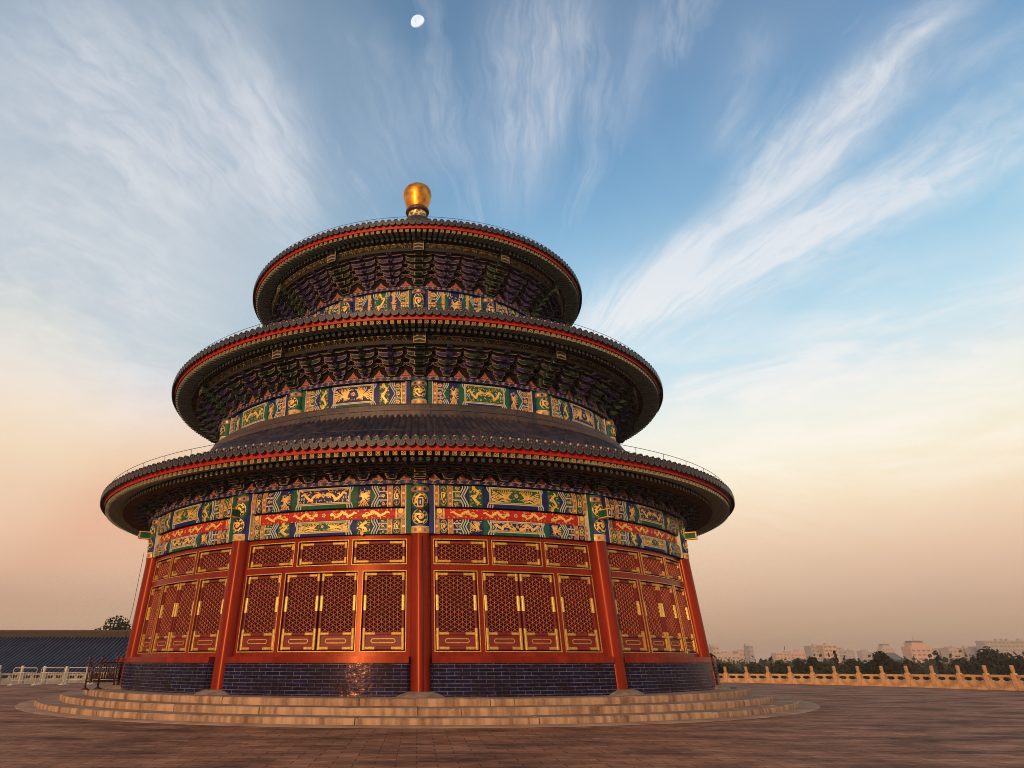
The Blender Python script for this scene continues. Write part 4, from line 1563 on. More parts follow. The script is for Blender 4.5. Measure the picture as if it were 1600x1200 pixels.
for Rf in ROOFS:
    E, N, prof = Rf['E'], Rf['n'], Rf['prof']
    mb = MB()
    mb.lathe(prof, 'tile_bed', 200)
    mb.lathe([(prof[0][0], prof[0][1]), (prof[0][0] - .01, prof[0][1] - .05), (E['fR'] - .05, E['fz1'] - 0.02)], 'tile_bed', 200)
    stations = []
    for k in range(Rf['seg']):
        stations.append((k / Rf['seg'], 1.0))
        stations.append(((k + 0.96) / Rf['seg'], 0.88))
    st_pts = []
    for u, sc_ in stations:
        R, z = prof_at(prof, u)
        st_pts.append((R, z, min(Rf['rb'], 0.40 * 2 * pi * R / N) * sc_))
    for i in range(N):
        a = 360.0 * (i + 0.5) / N + random.uniform(-.05, .05)
        ca, sa = cos(rad(a)), sin(rad(a))
        jz = random.uniform(-.008, .008)

        def T(t, R, z):
            return (R * sa + t * ca, -R * ca + t * sa, z + jz)
        rows = []
        for R, z, r in st_pts:
            rows.append([T(r * cos(pi * k / 5), R, z + r * (0.15 + sin(pi * k / 5))) for k in range(6)])
        mb.grid(rows, 'glazed_tile', True)
        # round end tile with raised rim
        r = Rf['rb'] * 1.08
        R0, zc = prof[0][0] + 0.01, prof[0][1] + 0.055
        ng = 12
        c = [[T(r * f * cos(2 * pi * k / ng), R0 + d, zc + r * f * sin(2 * pi * k / ng)) for k in range(ng)] for f, d in ((1, -.12), (1, 0), (.87, .0), (.80, -.02), (.35, -.02), (.28, .0))]
        mb.grid(c[:2], 'tile_face', False, True)
        mb.grid(c[1:3], 'tile_rim', False, True)
        mb.grid(c[2:], 'tile_face', False, True)
        mb.face(c[-1], 'tile_rim')
        # drip tile between two ribs
        a2 = 360.0 * i / N
        ca2, sa2 = cos(rad(a2)), sin(rad(a2))

        def T2(t, R, z):
            return (R * sa2 + t * ca2, -R * ca2 + t * sa2, z + jz)
        w = pi * R0 / N * 0.92
        zt = prof[0][1] - 0.005
        out_ = [(-w, 0.035), (-w, -.03), (-w * .92, -.075), (-w * .72, -.115), (-w * .40, -.145), (0, -.157), (w * .40, -.145), (w * .72, -.115), (w * .92, -.075), (w, -.03), (w, 0.035)]
        F_ = [T2(x, R0 + .02 + y * .12, zt + y) for x, y in out_]
        Bk = [T2(x, R0 - .01 + y * .12, zt + y) for x, y in out_]
        mb.face(F_, 'tile_face')
        Fr = [T2(x * .86, R0 + .024 + y * .12, zt + y * .86) for x, y in out_[1:10]]
        Fo = [T2(x * .95, R0 + .024 + y * .12, zt + y * .95) for x, y in out_[1:10]]
        mb.grid([Fr, Fo], 'tile_rim', False)
        for k in range(len(out_)):
            j = (k + 1) % len(out_)
            mb.face([F_[k], F_[j], Bk[j], Bk[k]], 'tile_face')
        # nail cap
        R1, z1 = prof_at(prof, 0.20 / abs(prof[0][0] - prof[-1][0]))
        zc1 = z1 + Rf['rb'] + 0.035
        rr = 0.042
        rows = [[T(rr * cos(q) * cos(2 * pi * k / 6), R1 + rr * cos(q) * sin(2 * pi * k / 6), zc1 + rr * 1.15 * sin(q)) for k in range(6)] for q in (-1.2, -0.3, 0.5, 1.2)]
        mb.grid(rows, 'nail_cap', True, True)
        mb.face(rows[-1], 'nail_cap')
    mb.build('tiled_roof', HALL, fix=False)

# --- ridge rings above the lower and middle roofs
mb = MB()
mb.lathe([(10.50, 9.42), (10.52, 9.60), (10.44, 9.62)], 'ridge_block', 160, smooth=False, uvw=True)
mb.lathe([(10.40, 9.60), (10.42, 9.82), (10.36, 9.84), (10.28, 9.85)], 'ridge_block', 160, smooth=False, uvw=True)
mb.lathe([(10.30, 9.84), (10.36, 9.86), (10.36, 9.92), (10.22, 9.94)], 'tile_bed', 160, smooth=False)
mb.lathe([(10.22, 9.92), (10.24, 10.10), (10.18, 10.12), (10.10, 10.12)], 'ridge_block', 160, smooth=False, uvw=True)
mb.lathe([(10.14, 10.11), (10.18, 10.13), (10.17, 10.18), (9.7, 10.24)], 'ridge_block', 160, smooth=False, uvw=True)
mb.build('ridge_ring', HALL, fix=False)
mb = MB()
mb.lathe([(6.98, 15.6), (7.0, 15.66), (6.86, 15.68), (6.5, 15.7)], 'ridge_block', 120, smooth=False, uvw=True)
mb.build('ridge_ring', HALL, fix=False)

# --- gilded finial
fin = MB()
fin.lathe([(0.60, 26.16), (0.635, 26.26), (0.70, 26.48), (0.79, 26.78), (0.855, 27.08), (0.865, 27.28), (0.83, 27.48), (0.74, 27.66), (0.58, 27.80), (0.36, 27.89), (0.001, 27.93)], 'gilt_bronze', 48)
fo = fin.build('finial', HALL)
mb = MB()
mb.lathe([(0.95, 24.2), (0.86, 24.6), (0.80, 25.0), (0.77, 25.28), (0.68, 25.34), (0.5, 25.36)], 'glazed_tile', 40)
mb.build('finial_base', fo)
mb = MB()
mb.lathe([(0.64, 25.33), (0.64, 25.40), (0.55, 25.43), (0.54, 25.65), (0.56, 25.90)], 'neck_gold', 40)
mb.build('finial_neck', fo)
mb = MB()
mb.lathe([(0.55, 25.84), (0.68, 25.88), (0.72, 25.95), (0.715, 26.04), (0.66, 26.13), (0.60, 26.18)], 'dark_bronze', 40)
mb.build('finial_collar', fo)

# --- lightning wires on short stays
for R, z, n in ((14.17, 7.92, 62), (12.08, 13.38, 54), (8.86, 19.52, 40)):
    mb = MB()
    pts = [cyl(R, 360 * i / 180, z) for i in range(181)]
    mb.tube(pts, 0.010, 'wire_metal', 5, False)
    for i in range(n):
        a = 360 * (i + .3) / n
        mb.tube([cyl(R - .05, a, z - 0.42), cyl(R, a, z)], 0.009, 'wire_metal', 5)
    mb.build('lightning_wire', HALL, fix=False)
for pts in ([cyl(14.6, -62, 7.9)] and [cyl(12.42, -63.2, 5.4), cyl(12.50, -63.2, 3.4), cyl(12.64, -63.2, 1.7)],
            [cyl(12.40, 0.3, 5.0), cyl(12.54, 0.3, 3.0), cyl(12.665, 0.3, 0.65)]):
    mb = MB()
    mb.tube(pts, 0.010, 'wire_metal', 5)
    mb.build('down_cable', HALL)

# ------------------------------------------------------------------ steps, terrace, ground
S = 0.1795


def step_ring(R1, R0, ztop, n, seed):
    random.seed(seed)
    mb = MB()
    off = random.uniform(3, 12)
    a = 0.0
    cuts = [0.0]
    while a < 360:
        a += random.uniform(0.75, 1.25) * 360 / n
        cuts.append(min(a, 360.0))
    for a0, a1 in zip(cuts, cuts[1:]):
        if a1 - a0 < 0.5:
            continue
        g = 0.045
        dR, dz_ = random.uniform(-.02, .02), random.uniform(-.012, .006)
        k = 14
        zt, zb = ztop + dz_, ztop - S - 0.01
        rows = [[], [], [], [], []]
        for i in range(k + 1):
            b = off + lerp(a0 + g, a1 - g, i / k)
            j = random.uniform(-.003, .003)
            jz = random.uniform(-.006, .004) - (random.uniform(.01, .035) if random.random() < .06 else 0)
            e = 0 if 0 < i < k else -0.015
            rows[0].append(cyl(R1 + dR + j - .012 + e, b, zb))
            rows[1].append(cyl(R1 + dR + j + e, b, zb + S * .5))
            rows[2].append(cyl(R1 + dR + j - .004 + e, b, zt - .028 + jz + e * .3))
            rows[3].append(cyl(R1 + dR + j - .032 + e, b, zt + jz * .5 + e * .3))
            rows[4].append(cyl(R0, b, zt))
        mb.grid(rows[:4], 'stone_riser', False)
        mb.grid(rows[3:], 'stone_tread', False)
        for jn in (0, -1):
            mb.face([rows[q][jn] for q in range(5)] + [cyl(R0, off + (a0 + g if jn == 0 else a1 - g), zb)], 'stone_riser')
    return mb


for idx, (R1, R0, zt, n) in enumerate(((13.70, 12.2, 3 * S, 24), (14.48, 13.5, 2 * S, 26), (15.25, 14.2, S, 27))):
    o = step_ring(R1, R0, zt, n, 20 + idx).build('steps', None, fix=True)
    tag(o, kind='structure')
mb = MB()
mb.lathe([(15.85, 0.006), (15.83, 0.022), (15.1, 0.03)], 'stone_tread', 160)
tag(mb.build('stone_kerb'), kind='structure')
mb = MB()
rows, uvs = [], []
Rs = [10, 15.9, 18, 20, 22, 24, 26, 28, 30, 32, 34.2]
NA = 144
for R in Rs:
    rows.append([cyl(R, 360 * j / NA, 0.0) for j in range(NA)])
    uvs.append([cyl(R, 360 * j / NA, 0)[:2] for j in range(NA + 1)])
mb.grid(rows, 'paving', False, True, uvs)
rows = [[cyl(R, 360 * j / NA, z) for j in range(NA)] for R, z in ((34.2, 0), (34.25, -0.25), (34.0, -0.3), (34.0, -6.2))]
mb.grid(rows, 'retaining_stone', False, True)
tag(mb.build('terrace', fix=False), kind='structure')
mb = MB()
mb.box((0, -42, -0.105), (7, 9, 0.1), 'retaining_stone')
mb.box((0, -42, -3.3), (6.8, 8.8, 3.0), 'retaining_stone')
tag(mb.build('landing'), kind='structure')
mb = MB()
mb.face([(-7000, -7000, -6), (7000, -7000, -6), (7000, 7000, -6), (-7000, 7000, -6)], 'plain_earth')
tag(mb.build('ground'), kind='structure')


# ------------------------------------------------------------------ balustrades
def bal_post(m):
    mb = MB()
    mb.box((0, 0, 0.40), (0.115, 0.115, 0.40), m)
    mb.box((0, 0, 0.815), (0.10, 0.10, 0.02), m)
    prof = [(0.075, 0.83), (0.075, 0.86), (0.098, 0.885), (0.102, 1.0), (0.102, 1.12), (0.098, 1.19), (0.085, 1.215), (0.001, 1.22)]
    rows = [[(r * cos(2 * pi * k / 14), r * sin(2 * pi * k / 14), z) for k in range(14)] for r, z in prof]
    mb.grid(rows, m, True, True)
    return mb


def bal_panel(L, m):
    """slab with rail on top and two cloud-cut openings"""
    mb = MB()
    hl = L / 2
    mb.box((0, 0, 0.05), (hl, 0.13, 0.055), m)
    mb.box((0, 0, 0.27), (hl, 0.065, 0.17), m)
    mb.box((0, 0, 0.27), (hl * .80, 0.078, 0.11), m)
    mb.box((0, 0, 0.685), (hl, 0.085, 0.058), m)
    for c, w in ((-hl, 0.16), (0, 0.10), (hl, 0.16)):
        out_ = [(-w * 1.5, .435), (-w * 1.25, .47), (-w * .55, .49), (-w * .45, .54), (-w * 1.0, .56), (-w * .8, .60), (-w * 1.6, .63), (w * 1.6, .63), (w * .8, .60), (w * 1.0, .56), (w * .45, .54), (w * .55, .49), (w * 1.25, .47), (w * 1.5, .435)]
        pts = [(max(-hl, min(hl, c + x)), z) for x, z in out_]
        for y in (-.055, .055):
            mb.face([(x, y, z) for x, z in pts], m)
        for k in range(len(pts)):
            j = (k + 1) % len(pts)
            mb.face([(pts[k][0], -.055, pts[k][1]), (pts[j][0], -.055, pts[j][1]), (pts[j][0], .055, pts[j][1]), (pts[k][0], .055, pts[k][1])], m)
    return mb


def balustrade(phis, R, zf, m, label):
    root = empty('balustrade', cyl(R, phis[len(phis) // 2], 0))
    tag(root, label, 'balustrade', 'balustrades round the terrace')
    base_ = Vector(root.location)
    p0 = bal_post(m).build('post', None)
    L = 2 * R * sin(rad(abs(phis[1] - phis[0])) / 2) - 0.235
    q0 = bal_panel(L, m).build('panel', None, fix=False)
    first = True
    for i, f in enumerate(phis):
        o = p0 if i == 0 else copy_tree(p0)
        o.parent = root
        o.location = Vector(cyl(R, f, zf(f))) - base_
        o.rotation_euler = (random.uniform(-.012, .012), random.uniform(-.012, .012), rad(f))
        if i < len(phis) - 1:
            g = (f + phis[i + 1]) / 2
            o = q0 if first else copy_tree(q0)
            first = False
            o.parent = root
            o.location = Vector(cyl(R * cos(rad(phis[1] - phis[0]) / 2), g, zf(g))) - base_
            o.rotation_euler = (0, 0, rad(g))


STEP = 2.752
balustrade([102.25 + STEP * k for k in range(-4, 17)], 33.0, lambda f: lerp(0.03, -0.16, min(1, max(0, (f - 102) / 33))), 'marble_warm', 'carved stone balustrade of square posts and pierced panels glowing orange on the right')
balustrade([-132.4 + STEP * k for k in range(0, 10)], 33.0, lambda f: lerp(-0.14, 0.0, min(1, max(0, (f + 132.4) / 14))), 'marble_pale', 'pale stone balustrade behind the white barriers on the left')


# ------------------------------------------------------------------ barriers
def white_barrier():
    root = empty('crowd_barrier')
    f = MB()
    w = 0.72
    f.tube([(-w, 0, 0.06), (-w, 0, 0.96), (-w + .06, 0, 1.03), (w - .06, 0, 1.03), (w, 0, 0.96), (w, 0, 0.06)], 0.024, 'barrier_white', 8)
    f.tube([(-w, 0, 0.30), (w, 0, 0.30)], 0.018, 'barrier_white', 6)
    f.tube([(-w, 0, 0.74), (w, 0, 0.74)], 0.018, 'barrier_white', 6)
    f.build('frame', root)
    b = MB()
    for k in range(1, 9):
        x = lerp(-w, w, k / 9)
        b.tube([(x, 0, 0.30), (x, 0, 0.74)], 0.012, 'barrier_white', 5)
    b.build('bars', root)
    for s in (-1, 1):
        m_ = MB()
        m_.lathe([(0.20, 0.0), (0.19, 0.03), (0.07, 0.065), (0.03, 0.10)], 'barrier_white', 14, ctr=(s * w, 0))
        m_.build('foot', root)
    return root


wb_labels = ['white metal crowd barrier nearest the left picture edge', 'white crowd barrier second from the left edge, before the pale balustrade', 'white crowd barrier third from the left, before the pale balustrade', 'white crowd barrier rightmost of its row, by the end of the pale balustrade']
wb = white_barrier()
for k, lab in enumerate(wb_labels):
    o = wb if k == 0 else copy_tree(wb)
    x = lerp(-26.0, -21.6, k / 3)
    o.location = (x, 16.4 + k * 0.75, 0.01)
    o.rotation_euler = (0, 0, rad(11))
    tag(o, lab, 'barrier', 'white crowd barriers on the left terrace')

root = empty('railing_barrier', (-11.1, -6.2, 3 * S))
tag(root, 'dark brown metal railing with ball-topped posts beside the left end of the brick base', 'barrier')
pp = [(-0.62, -1.15), (-0.42, -0.55), (0.02, -0.25), (0.42, 0.55)]
pr = MB()
pr.tube([(0, 0, 0.0), (0, 0, 0.96)], 0.036, 'barrier_brown', 8)
pr.lathe([(0.001, 0.94), (0.045, 0.955), (0.068, 0.995), (0.045, 1.035), (0.001, 1.05)], 'barrier_brown', 10)
pr.lathe([(0.16, 0.0), (0.14, 0.03), (0.04, 0.07), (0.03, 0.12)], 'barrier_brown', 10)
p0 = pr.build('post', root)
for i, (x, y) in enumerate(pp):
    o = p0 if i == 0 else copy_tree(p0, root)
    o.location = (x, y, 0.0)
for (xa, ya), (xb, yb) in ((pp[0], pp[2]), (pp[1], pp[3])):
    m_ = MB()
    for z in (0.26, 0.34, 0.86):
        m_.tube([(xa, ya, z), (xb, yb, z)], 0.018, 'barrier_brown', 6)
    for k in range(1, 13):
        x, y = lerp(xa, xb, k / 13), lerp(ya, yb, k / 13)
        m_.tube([(x, y, 0.34), (x, y, 0.86)], 0.015, 'barrier_brown', 5)
    m_.build('rail_panel', root)

root = empty('red_stand', (10.85, -6.26, 3 * S))
tag(root, 'small red board stand on dark bar feet at the right end of the brick base', 'stand')
m_ = MB()
m_.box((0, 0, 0.31), (0.10, 0.03, 0.26), 'barrier_red')
m_.box((0, -0.034, 0.31), (0.075, 0.006, 0.22), 'barrier_red')
m_.build('board', root)
m_ = MB()
m_.tube([(0.05, -0.1, 0.03), (0.45, -0.14, 0.03), (0.75, -0.22, 0.03)], 0.018, 'wire_metal', 6)
m_.tube([(-0.05, 0.12, 0.03), (0.40, 0.10, 0.03)], 0.018, 'wire_metal', 6)
m_.build('foot_bar', root)

# ------------------------------------------------------------------ annex hall on the left
root = empty('annex_hall', (-46, 36, -6))
tag(root, 'long low side hall with a blue tiled roof behind the left balustrade', 'building')
Xa, Xb = -30.0, 25.5
ye, yr, ze, zr = -4.2, 3.4, 6.50, 9.60
m_ = MB()
prof = [(ye - .25, ze - .05), (ye + 1.2, ze + .48), (ye + 3.4, ze + 1.32), (ye + 5.6, ze + 2.25), (yr, zr)]
m_.grid([[(Xa, y, z) for y, z in prof], [(Xb, y, z) for y, z in prof]], 'annex_tile', False)
m_.grid([[(Xa, 2 * yr - y, z) for y, z in prof], [(Xb, 2 * yr - y, z) for y, z in prof]], 'annex_tile', False)
nr = 150
for i in range(nr):
    x = lerp(Xa, Xb, (i + .5) / nr)
    rows = []
    for y, z in prof:
        rows.append([(x + .085 * cos(pi * k / 4), y, z + .02 + .10 * sin(pi * k / 4)) for k in range(5)])
    m_.grid(rows, 'annex_rib', True)
    m_.face([(x + .085 * cos(2 * pi * k / 8), prof[0][0] - .02, prof[0][1] + .02 + .085 * sin(2 * pi * k / 8)) for k in range(8)], 'tile_face')
ro = m_.build('roof', root, fix=False)
m_ = MB()
m_.box(((Xa + Xb) / 2, yr, zr + .16), ((Xb - Xa) / 2 + .1, .22, .30), 'annex_ridge')
m_.box(((Xa + Xb) / 2, yr, zr + .52), ((Xb - Xa) / 2 + .1, .17, .07), 'rafter_brown')
m_.build('roof_ridge', ro)
m_ = MB()
m_.box(((Xa + Xb) / 2, yr, 3.2), ((Xb - Xa) / 2 - .6, 5.4, 3.15), 'annex_wall')
m_.build('wall', root)
m_ = MB()
m_.box(((Xa + Xb) / 2, ye + .9, ze - .28), ((Xb - Xa) / 2 - .3, .9, .18), 'soffit_brown')
m_.build('eave_beam', root)
for i in range(14):
    m_ = MB()
    x = lerp(Xa + 1, Xb - 1, i / 13)
    m_.tube([(x, ye + .9, 0.1), (x, ye + .9, ze - .4)], .2, 'annex_wall', 10)
    m_.build('pillar', root)


# ------------------------------------------------------------------ trees
def crown(cloud, n, m, size):
    """cloud: list of (centre, radii); many leaf-sized faces spread through each clump"""
    mb = MB()
    for c, r in cloud:
        k = int(2.2 * n * (r[0] * r[1] * r[2]) ** 0.5)
        for _ in range(max(k, 12)):
            while True:
                p = Vector((random.uniform(-1, 1), random.uniform(-1, 1), random.uniform(-1, 1)))
                if 0.35 < p.length < 1:
                    break
            q = Vector((c[0] + p.x * r[0], c[1] + p.y * r[1], c[2] + p.z * r[2]))
            nrm = (p + Vector((random.uniform(-1, 1), random.uniform(-1, 1), random.uniform(-.4, 1)))).normalized()
            t = nrm.orthogonal().normalized()
            b = nrm.cross(t)
            an = random.uniform(0, 6.28)
            t, b = t * cos(an) + b * sin(an), b * cos(an) - t * sin(an)
            s = size * random.uniform(.5, 1.3)
            mb.face([q + t * s, q + b * s * .6, q - t * s, q - b * s * .6], m)
    return mb


def tree(name, label, loc, h, w, m, form='round', n=70, leaf=0.28, group='trees beyond the terrace'):
    root = empty(name, loc)
    tag(root, label, 'tree', group)
    t = MB()
    t.tube([(0, 0, 0), (0.1, 0.05, h * .35), (0, 0.1, h * .6), (0.05, 0, h * .9)], [h * .025, h * .02, h * .014, h * .004], 'bark', 8)
    cloud = []
    if form == 'cone':
        for i in range(9):
            u = i / 8
            r = w * .5 * (1.05 - u) * .95 + .12
            cloud.append(((random.uniform(-.1, .1) * r, random.uniform(-.1, .1) * r, h * (.12 + .84 * u)), (r, r, h * .08)))
    else:
        for i in range(13):
            a = i * 2.4
            u = (i + .5) / 13
            rr = w * .42 * sqrt(max(.02, 1 - (2 * abs(u - .42)) ** 2)) * random.uniform(.35, 1.0)
            zc = h * (.38 + .52 * u)
            s = w * random.uniform(.13, .23)
            c = (rr * cos(a), rr * sin(a), zc)
            cloud.append((c, (s, s, s * .8)))
            t.tube([(0, 0.05, h * (.25 + .3 * u)), (c[0] * .5, c[1] * .5, lerp(h * (.3 + .3 * u), zc, .6)), c], [h * .010, h * .007, h * .003], 'bark', 5)
    t.build('trunk', root)
    crown(cloud, n, m, leaf).build('crown', root, fix=False)
    return root


random.seed(11)


def tree_px(name, label, px, top, Y, wpx, m, form='round', **k):
    p = at(px, top, Y)
    w = wpx / FPX * (Y - CAMY) * 1.4
    return tree(name, label, (p.x, Y, -6), p.z + 6, w, m, form, **k)


tree_px('broadleaf_tree', 'leafy tree showing above the side hall roof next to the temple', 190, 955, 50, 84, 'leaf_mid', n=75, leaf=.20)
tree_px('broadleaf_tree', 'low tuft of tree top peeping over the side hall ridge', 150, 976, 52, 40, 'leaf_mid', n=40, leaf=.18)
tree_px('broadleaf_tree', 'dark tree touching the right wall of the temple', 1096, 1000, 40, 38, 'leaf_dark', n=75, leaf=.22)
RT = [('broadleaf_tree', 'dark ragged tree in front of the pink tower block', 1268, 1021, 95, 30, 'leaf_dark', 'round'),
      ('broadleaf_tree', 'small dark tree left of the grey slab block', 1246, 1025, 90, 22, 'leaf_dark', 'round'),
      ('conifer_tree', 'thin dark conifer before the hazy blue woods', 1203, 1031, 85, 9, 'leaf_dark', 'cone'),
      ('conifer_tree', 'small pointed conifer right of the pink tower block', 1304, 1020, 100, 11, 'leaf_dark', 'cone'),
      ('broadleaf_tree', 'rounded dark tree left of the big grey pagoda roof', 1375, 1016, 80, 42, 'leaf_dark', 'round'),
      ('conifer_tree', 'tall pointed conifer right of the stepped tower', 1462, 1018, 85, 13, 'leaf_dark', 'cone'),
      ('broadleaf_tree', 'tall feathery tree at the far right in front of the long slab block', 1544, 1013, 90, 48, 'leaf_blue', 'round'),
      ('broadleaf_tree', 'mid green tree under the row of pale apartment blocks', 1500, 1028, 95, 44, 'leaf_mid', 'round'),
      ('broadleaf_tree', 'dusky tree between the round tree and the stepped tower', 1418, 1030, 95, 40, 'leaf_mid', 'round'),
      ('broadleaf_tree', 'bushy green tree right of the small conifer by the pink block', 1330, 1026, 92, 38, 'leaf_mid', 'round'),
      ('broadleaf_tree', 'dark tree at the right picture edge', 1592, 1026, 85, 44, 'leaf_dark', 'round'),
      ('broadleaf_tree', 'low green tree above the fourth post of the orange balustrade', 1222, 1036, 82, 40, 'leaf_mid', 'round'),
      ('broadleaf_tree', 'low green tree above the first posts of the orange balustrade', 1135, 1037, 82, 44, 'leaf_mid', 'round'),
      ('broadleaf_tree', 'low green tree above the third post of the orange balustrade', 1178, 1037, 84, 42, 'leaf_mid', 'round'),
      ('broadleaf_tree', 'low green tree before the dark ragged tree', 1285, 1034, 78, 42, 'leaf_mid', 'round')]
for nm, lab, px, top, Y, wp, m, fm in RT:
    tree_px(nm, lab, px, top, Y, wp, m, fm, n=(60 if fm == 'round' else 45), leaf=.34)
# far hazy wood: one mass
mb = MB()
random.seed(5)
for k in range(340):
    Y = random.uniform(170, 520)
    px = random.uniform(930, 1720)
    x = (px - CX) / FPX * (Y - CAMY) * 0.93
    h = random.uniform(5.5, 8.2)
    s = random.uniform(3.0, 5.5)
    for _ in range(46):
        p = Vector((random.gauss(0, .5), random.gauss(0, .5), random.gauss(0, .42)))
        q = Vector((x + p.x * s, Y + p.y * s, -6 + h * .62 + p.z * h * .5))
        nrm = Vector((random.uniform(-1, 1), random.uniform(-1, 1), random.uniform(-.3, 1))).normalized()
        t = nrm.orthogonal().normalized() * random.uniform(.5, 1.1)
        b = nrm.cross(t)
        mb.face([q + t, q + b * .7, q - t, q - b * .7], 'leaf_blue')
tag(mb.build('woodland', fix=False), 'hazy band of far woods between the balustrade and the city', 'woods', kind='stuff')


# ------------------------------------------------------------------ city
def block(label, px0, px1, top, Y, m, kind='slab', name='apartment_building', depth=14):
    a, b = at(px0, top, Y), at(px1, top, Y)
    w, h = b.x - a.x, a.z + 6
    root = empty(name, ((a.x + b.x) / 2, Y, -6))
    tag(root, label, 'building', 'city buildings beyond the woods')
    wl = MB()

    def bx_(x0, x1, z0, z1, y0=0, y1=depth, mm=m):
        pts = [(x0, y0), (x1, y0), (x1, y1), (x0, y1)]
        for i in range(4):
            (xa, ya), (xb, yb) = pts[i], pts[(i + 1) % 4]
            L = abs(xb - xa) + abs(yb - ya)
            wl.face([(xa, ya, z0), (xb, yb, z0), (xb, yb, z1), (xa, ya, z1)], mm, uv=[(0, z0), (L, z0), (L, z1), (0, z1)])
        wl.face([(x, y, z1) for x, y in pts], 'concrete', uv=[(0, 0)] * 4)
    if kind == 'step':
        bx_(-w / 2, w / 2, 0, h * .80)
        bx_(-w * .34, w * .34, h * .80, h * .93, 1, depth - 1)
        bx_(-w * .28, w * .28, h * .93, h, 2, depth - 2, 'gate_tower_roof')
    elif kind == 'notch':
        bx_(-w / 2, -w * .12, 0, h * .93)
        bx_(-w * .12, w * .18, 0, h)
        bx_(w * .18, w / 2, 0, h * .86)
    elif kind == 'roof':
        bx_(-w / 2, w / 2, 0, h * .62)
    else:
        bx_(-w / 2, w / 2, 0, h)
    wl.build('wall', root, fix=False)
    nf = max(2, int(h / 3.4))
    pane = None
    if kind != 'roof':
        for k in range(nf):                      # one ribbon of glazing per floor
            z0 = h * (k + .35) / nf
            top_ = h * .80 if kind == 'step' else (h * .86 if kind == 'notch' else h)
            if z0 + 1.4 > top_:
                break
            if z0 < 5:
                continue
            nw = max(2, min(12, int(w / 4.2)))
            for q in range(nw):
                if pane is None:
                    g = MB()
                    hw_ = w / nw * .30
                    g.face([(-hw_, -.06, 0), (hw_, -.06, 0), (hw_, -.06, 1.5), (-hw_, -.06, 1.5)], 'window_glass')
                    pane = g.build('window', root, fix=False)
                    o = pane
                else:
                    o = copy_tree(pane, root)
                o.location = (lerp(-w / 2, w / 2, (q + .5) / nw), 0, z0)
        rf = MB()
        for q in range(max(1, int(w / 12))):
            xq = lerp(-w * .4, w * .4, random.random())
            zz_ = h * (.80 if kind == 'step' else (.86 if kind == 'notch' else 1))
            rf.box((xq, depth * .5, zz_ + 1.0), (random.uniform(1, 2), 2, 1.0), 'concrete')
        if kind == 'step':
            rf.box((0, depth / 2, h + 1.5), (.3, .3, 2.5), 'concrete')
        rf.build('roof_house', root)
    else:
        rf = MB()
        H0 = h * .62
        e = w * .06
        rows = [[(-w / 2 - e, -e * 2, H0), (w / 2 + e, -e * 2, H0), (w / 2 + e, depth + e * 2, H0), (-w / 2 - e, depth + e * 2, H0)],
                [(-w * .42, depth * .2, H0 + (h - H0) * .45), (w * .42, depth * .2, H0 + (h - H0) * .45), (w * .42, depth * .8, H0 + (h - H0) * .45), (-w * .42, depth * .8, H0 + (h - H0) * .45)],
                [(-w * .34, depth * .48, h), (w * .34, depth * .48, h), (w * .34, depth * .52, h), (-w * .34, depth * .52, h)]]
        rf.grid(rows, 'gate_tower_roof', False, True)
        rf.build('roof', root)
    return root


random.seed(3)
BL = [('low pale tower with a dark cap at the left end of the skyline', 1113, 1123, 1010, 700, 'tower_tan', 'slab'),
      ('long low tan block right of the small dark-capped tower', 1122, 1155, 1018, 760, 'tower_tan', 'notch'),
      ('low cream block at the left foot of the skyline beside the temple', 1104, 1116, 1021, 650, 'tower_tan', 'slab'),
      ('narrow grey chimney-like tower above the hazy woods', 1170, 1176, 1009, 800, 'tower_grey', 'slab'),
      ('tan block with uneven roofline left of the narrow grey tower', 1152, 1172, 1015, 820, 'tower_tan', 'notch'),
      ('low faint pink block in the middle gap of the skyline', 1212, 1234, 1020, 900, 'tower_pink', 'slab'),
      ('pale pink twin block left of the grey slab block', 1234, 1268, 1016, 980, 'tower_pink', 'notch'),
      ('grey slab block with a flat roof touching the pink block', 1266, 1285, 1009, 760, 'tower_grey', 'slab'),
      ('bright pink tower block right of the grey slab block', 1285, 1307, 1008, 750, 'tower_pink', 'slab'),
      ('grey block hugging the right side of the bright pink tower', 1308, 1322, 1012, 820, 'tower_grey', 'notch'),
      ('faint far grey block right of the pink tower group', 1323, 1334, 1016, 1100, 'tower_grey', 'slab'),
      ('hazy far block with two roof houses left of the gate tower', 1345, 1362, 1015, 1200, 'tower_grey', 'notch'),
      ('tall hazy block with a step in its roof behind the gate tower', 1376, 1394, 1006, 1150, 'tower_tan', 'step'),
      ('grey hip-roofed gate tower among the trees', 1380, 1412, 1020, 520, 'tower_grey', 'roof'),
      ('stepped pink tower block with a dark top', 1419, 1450, 1001, 700, 'tower_pink', 'step'),
      ('low pink wing right of the stepped tower', 1449, 1461, 1015, 760, 'tower_pink', 'slab'),
      ('pale apartment block right of the conifer', 1464, 1476, 1013, 820, 'tower_tan', 'notch'),
      ('taller pale apartment block in the middle of the pale row', 1481, 1499, 1010, 800, 'tower_tan', 'notch'),
      ('pale apartment block third in the pale row', 1503, 1516, 1012, 830, 'tower_tan', 'slab'),
      ('narrow pale apartment block last of the pale row', 1520, 1536, 1010, 810, 'tower_tan', 'notch'),
      ('long grey slab block with banded floors at the far right', 1538, 1610, 1001, 780, 'tower_grey', 'slab')]
for l_, a, b, t, Y, m, k in BL:
    block(l_, a, b, t, Y, m, k, 'gate_tower' if k == 'roof' else 'apartment_building')

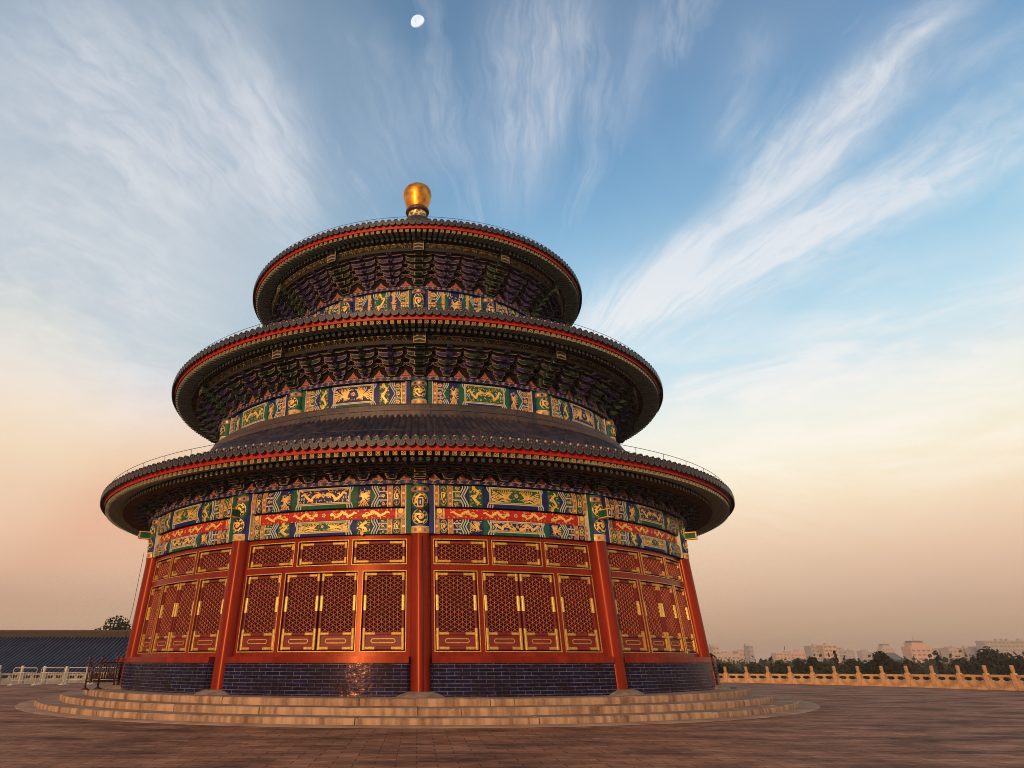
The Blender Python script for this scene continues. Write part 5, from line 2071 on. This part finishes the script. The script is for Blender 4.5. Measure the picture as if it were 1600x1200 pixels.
# ------------------------------------------------------------------ moon
mm_ = bpy.data.materials.new('moon_painted_phase')
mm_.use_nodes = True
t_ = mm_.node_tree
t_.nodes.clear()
em = t_.nodes.new('ShaderNodeEmission')              # emission paints the sunlit side and its terminator; sky shows through elsewhere
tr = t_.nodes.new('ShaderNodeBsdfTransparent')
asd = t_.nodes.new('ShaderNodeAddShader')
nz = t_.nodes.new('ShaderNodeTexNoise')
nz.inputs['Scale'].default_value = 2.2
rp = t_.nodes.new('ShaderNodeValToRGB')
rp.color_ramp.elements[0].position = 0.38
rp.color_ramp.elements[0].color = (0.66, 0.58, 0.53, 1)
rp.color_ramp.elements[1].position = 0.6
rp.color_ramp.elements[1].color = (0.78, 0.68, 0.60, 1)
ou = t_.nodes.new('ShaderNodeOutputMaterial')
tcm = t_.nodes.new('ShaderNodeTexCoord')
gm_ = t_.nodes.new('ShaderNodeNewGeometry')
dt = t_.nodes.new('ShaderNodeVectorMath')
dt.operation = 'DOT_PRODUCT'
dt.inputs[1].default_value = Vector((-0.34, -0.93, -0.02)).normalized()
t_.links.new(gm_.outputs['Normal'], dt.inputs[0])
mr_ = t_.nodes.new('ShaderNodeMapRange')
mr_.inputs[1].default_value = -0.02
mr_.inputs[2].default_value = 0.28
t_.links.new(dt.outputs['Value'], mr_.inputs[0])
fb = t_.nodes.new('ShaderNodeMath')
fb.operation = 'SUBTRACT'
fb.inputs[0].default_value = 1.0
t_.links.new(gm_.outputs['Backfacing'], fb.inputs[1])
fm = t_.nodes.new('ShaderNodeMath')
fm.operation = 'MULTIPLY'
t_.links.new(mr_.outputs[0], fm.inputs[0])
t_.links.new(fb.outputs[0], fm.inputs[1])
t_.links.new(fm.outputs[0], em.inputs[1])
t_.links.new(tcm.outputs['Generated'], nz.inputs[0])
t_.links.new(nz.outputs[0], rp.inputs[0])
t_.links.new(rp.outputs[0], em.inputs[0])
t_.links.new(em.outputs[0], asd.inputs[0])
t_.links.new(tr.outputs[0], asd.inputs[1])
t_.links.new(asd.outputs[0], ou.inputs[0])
MATS['moon_painted_phase'] = mm_
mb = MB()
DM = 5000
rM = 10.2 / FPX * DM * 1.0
mb.lathe([(rM * max(.0005, sin(pi * k / 24)), -rM * cos(pi * k / 24)) for k in range(25)], 'moon_painted_phase', 40)
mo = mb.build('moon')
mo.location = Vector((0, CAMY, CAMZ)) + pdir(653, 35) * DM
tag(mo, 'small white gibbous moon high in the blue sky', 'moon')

# ------------------------------------------------------------------ haze
hz = bpy.data.materials.new('haze')
hz.use_nodes = True
t_ = hz.node_tree
t_.nodes.clear()
pv_ = t_.nodes.new('ShaderNodeVolumePrincipled')
pv_.inputs['Color'].default_value = (0.86, 0.72, 0.62, 1)
pv_.inputs['Density'].default_value = 0.00038
pv_.inputs['Anisotropy'].default_value = 0.0
ou = t_.nodes.new('ShaderNodeOutputMaterial')
t_.links.new(pv_.outputs[0], ou.inputs['Volume'])
MATS['haze'] = hz
mb = MB()
mb.box((0, 0, 19.5), (7200, 7200, 26.5), 'haze')
tag(mb.build('haze'), kind='stuff')
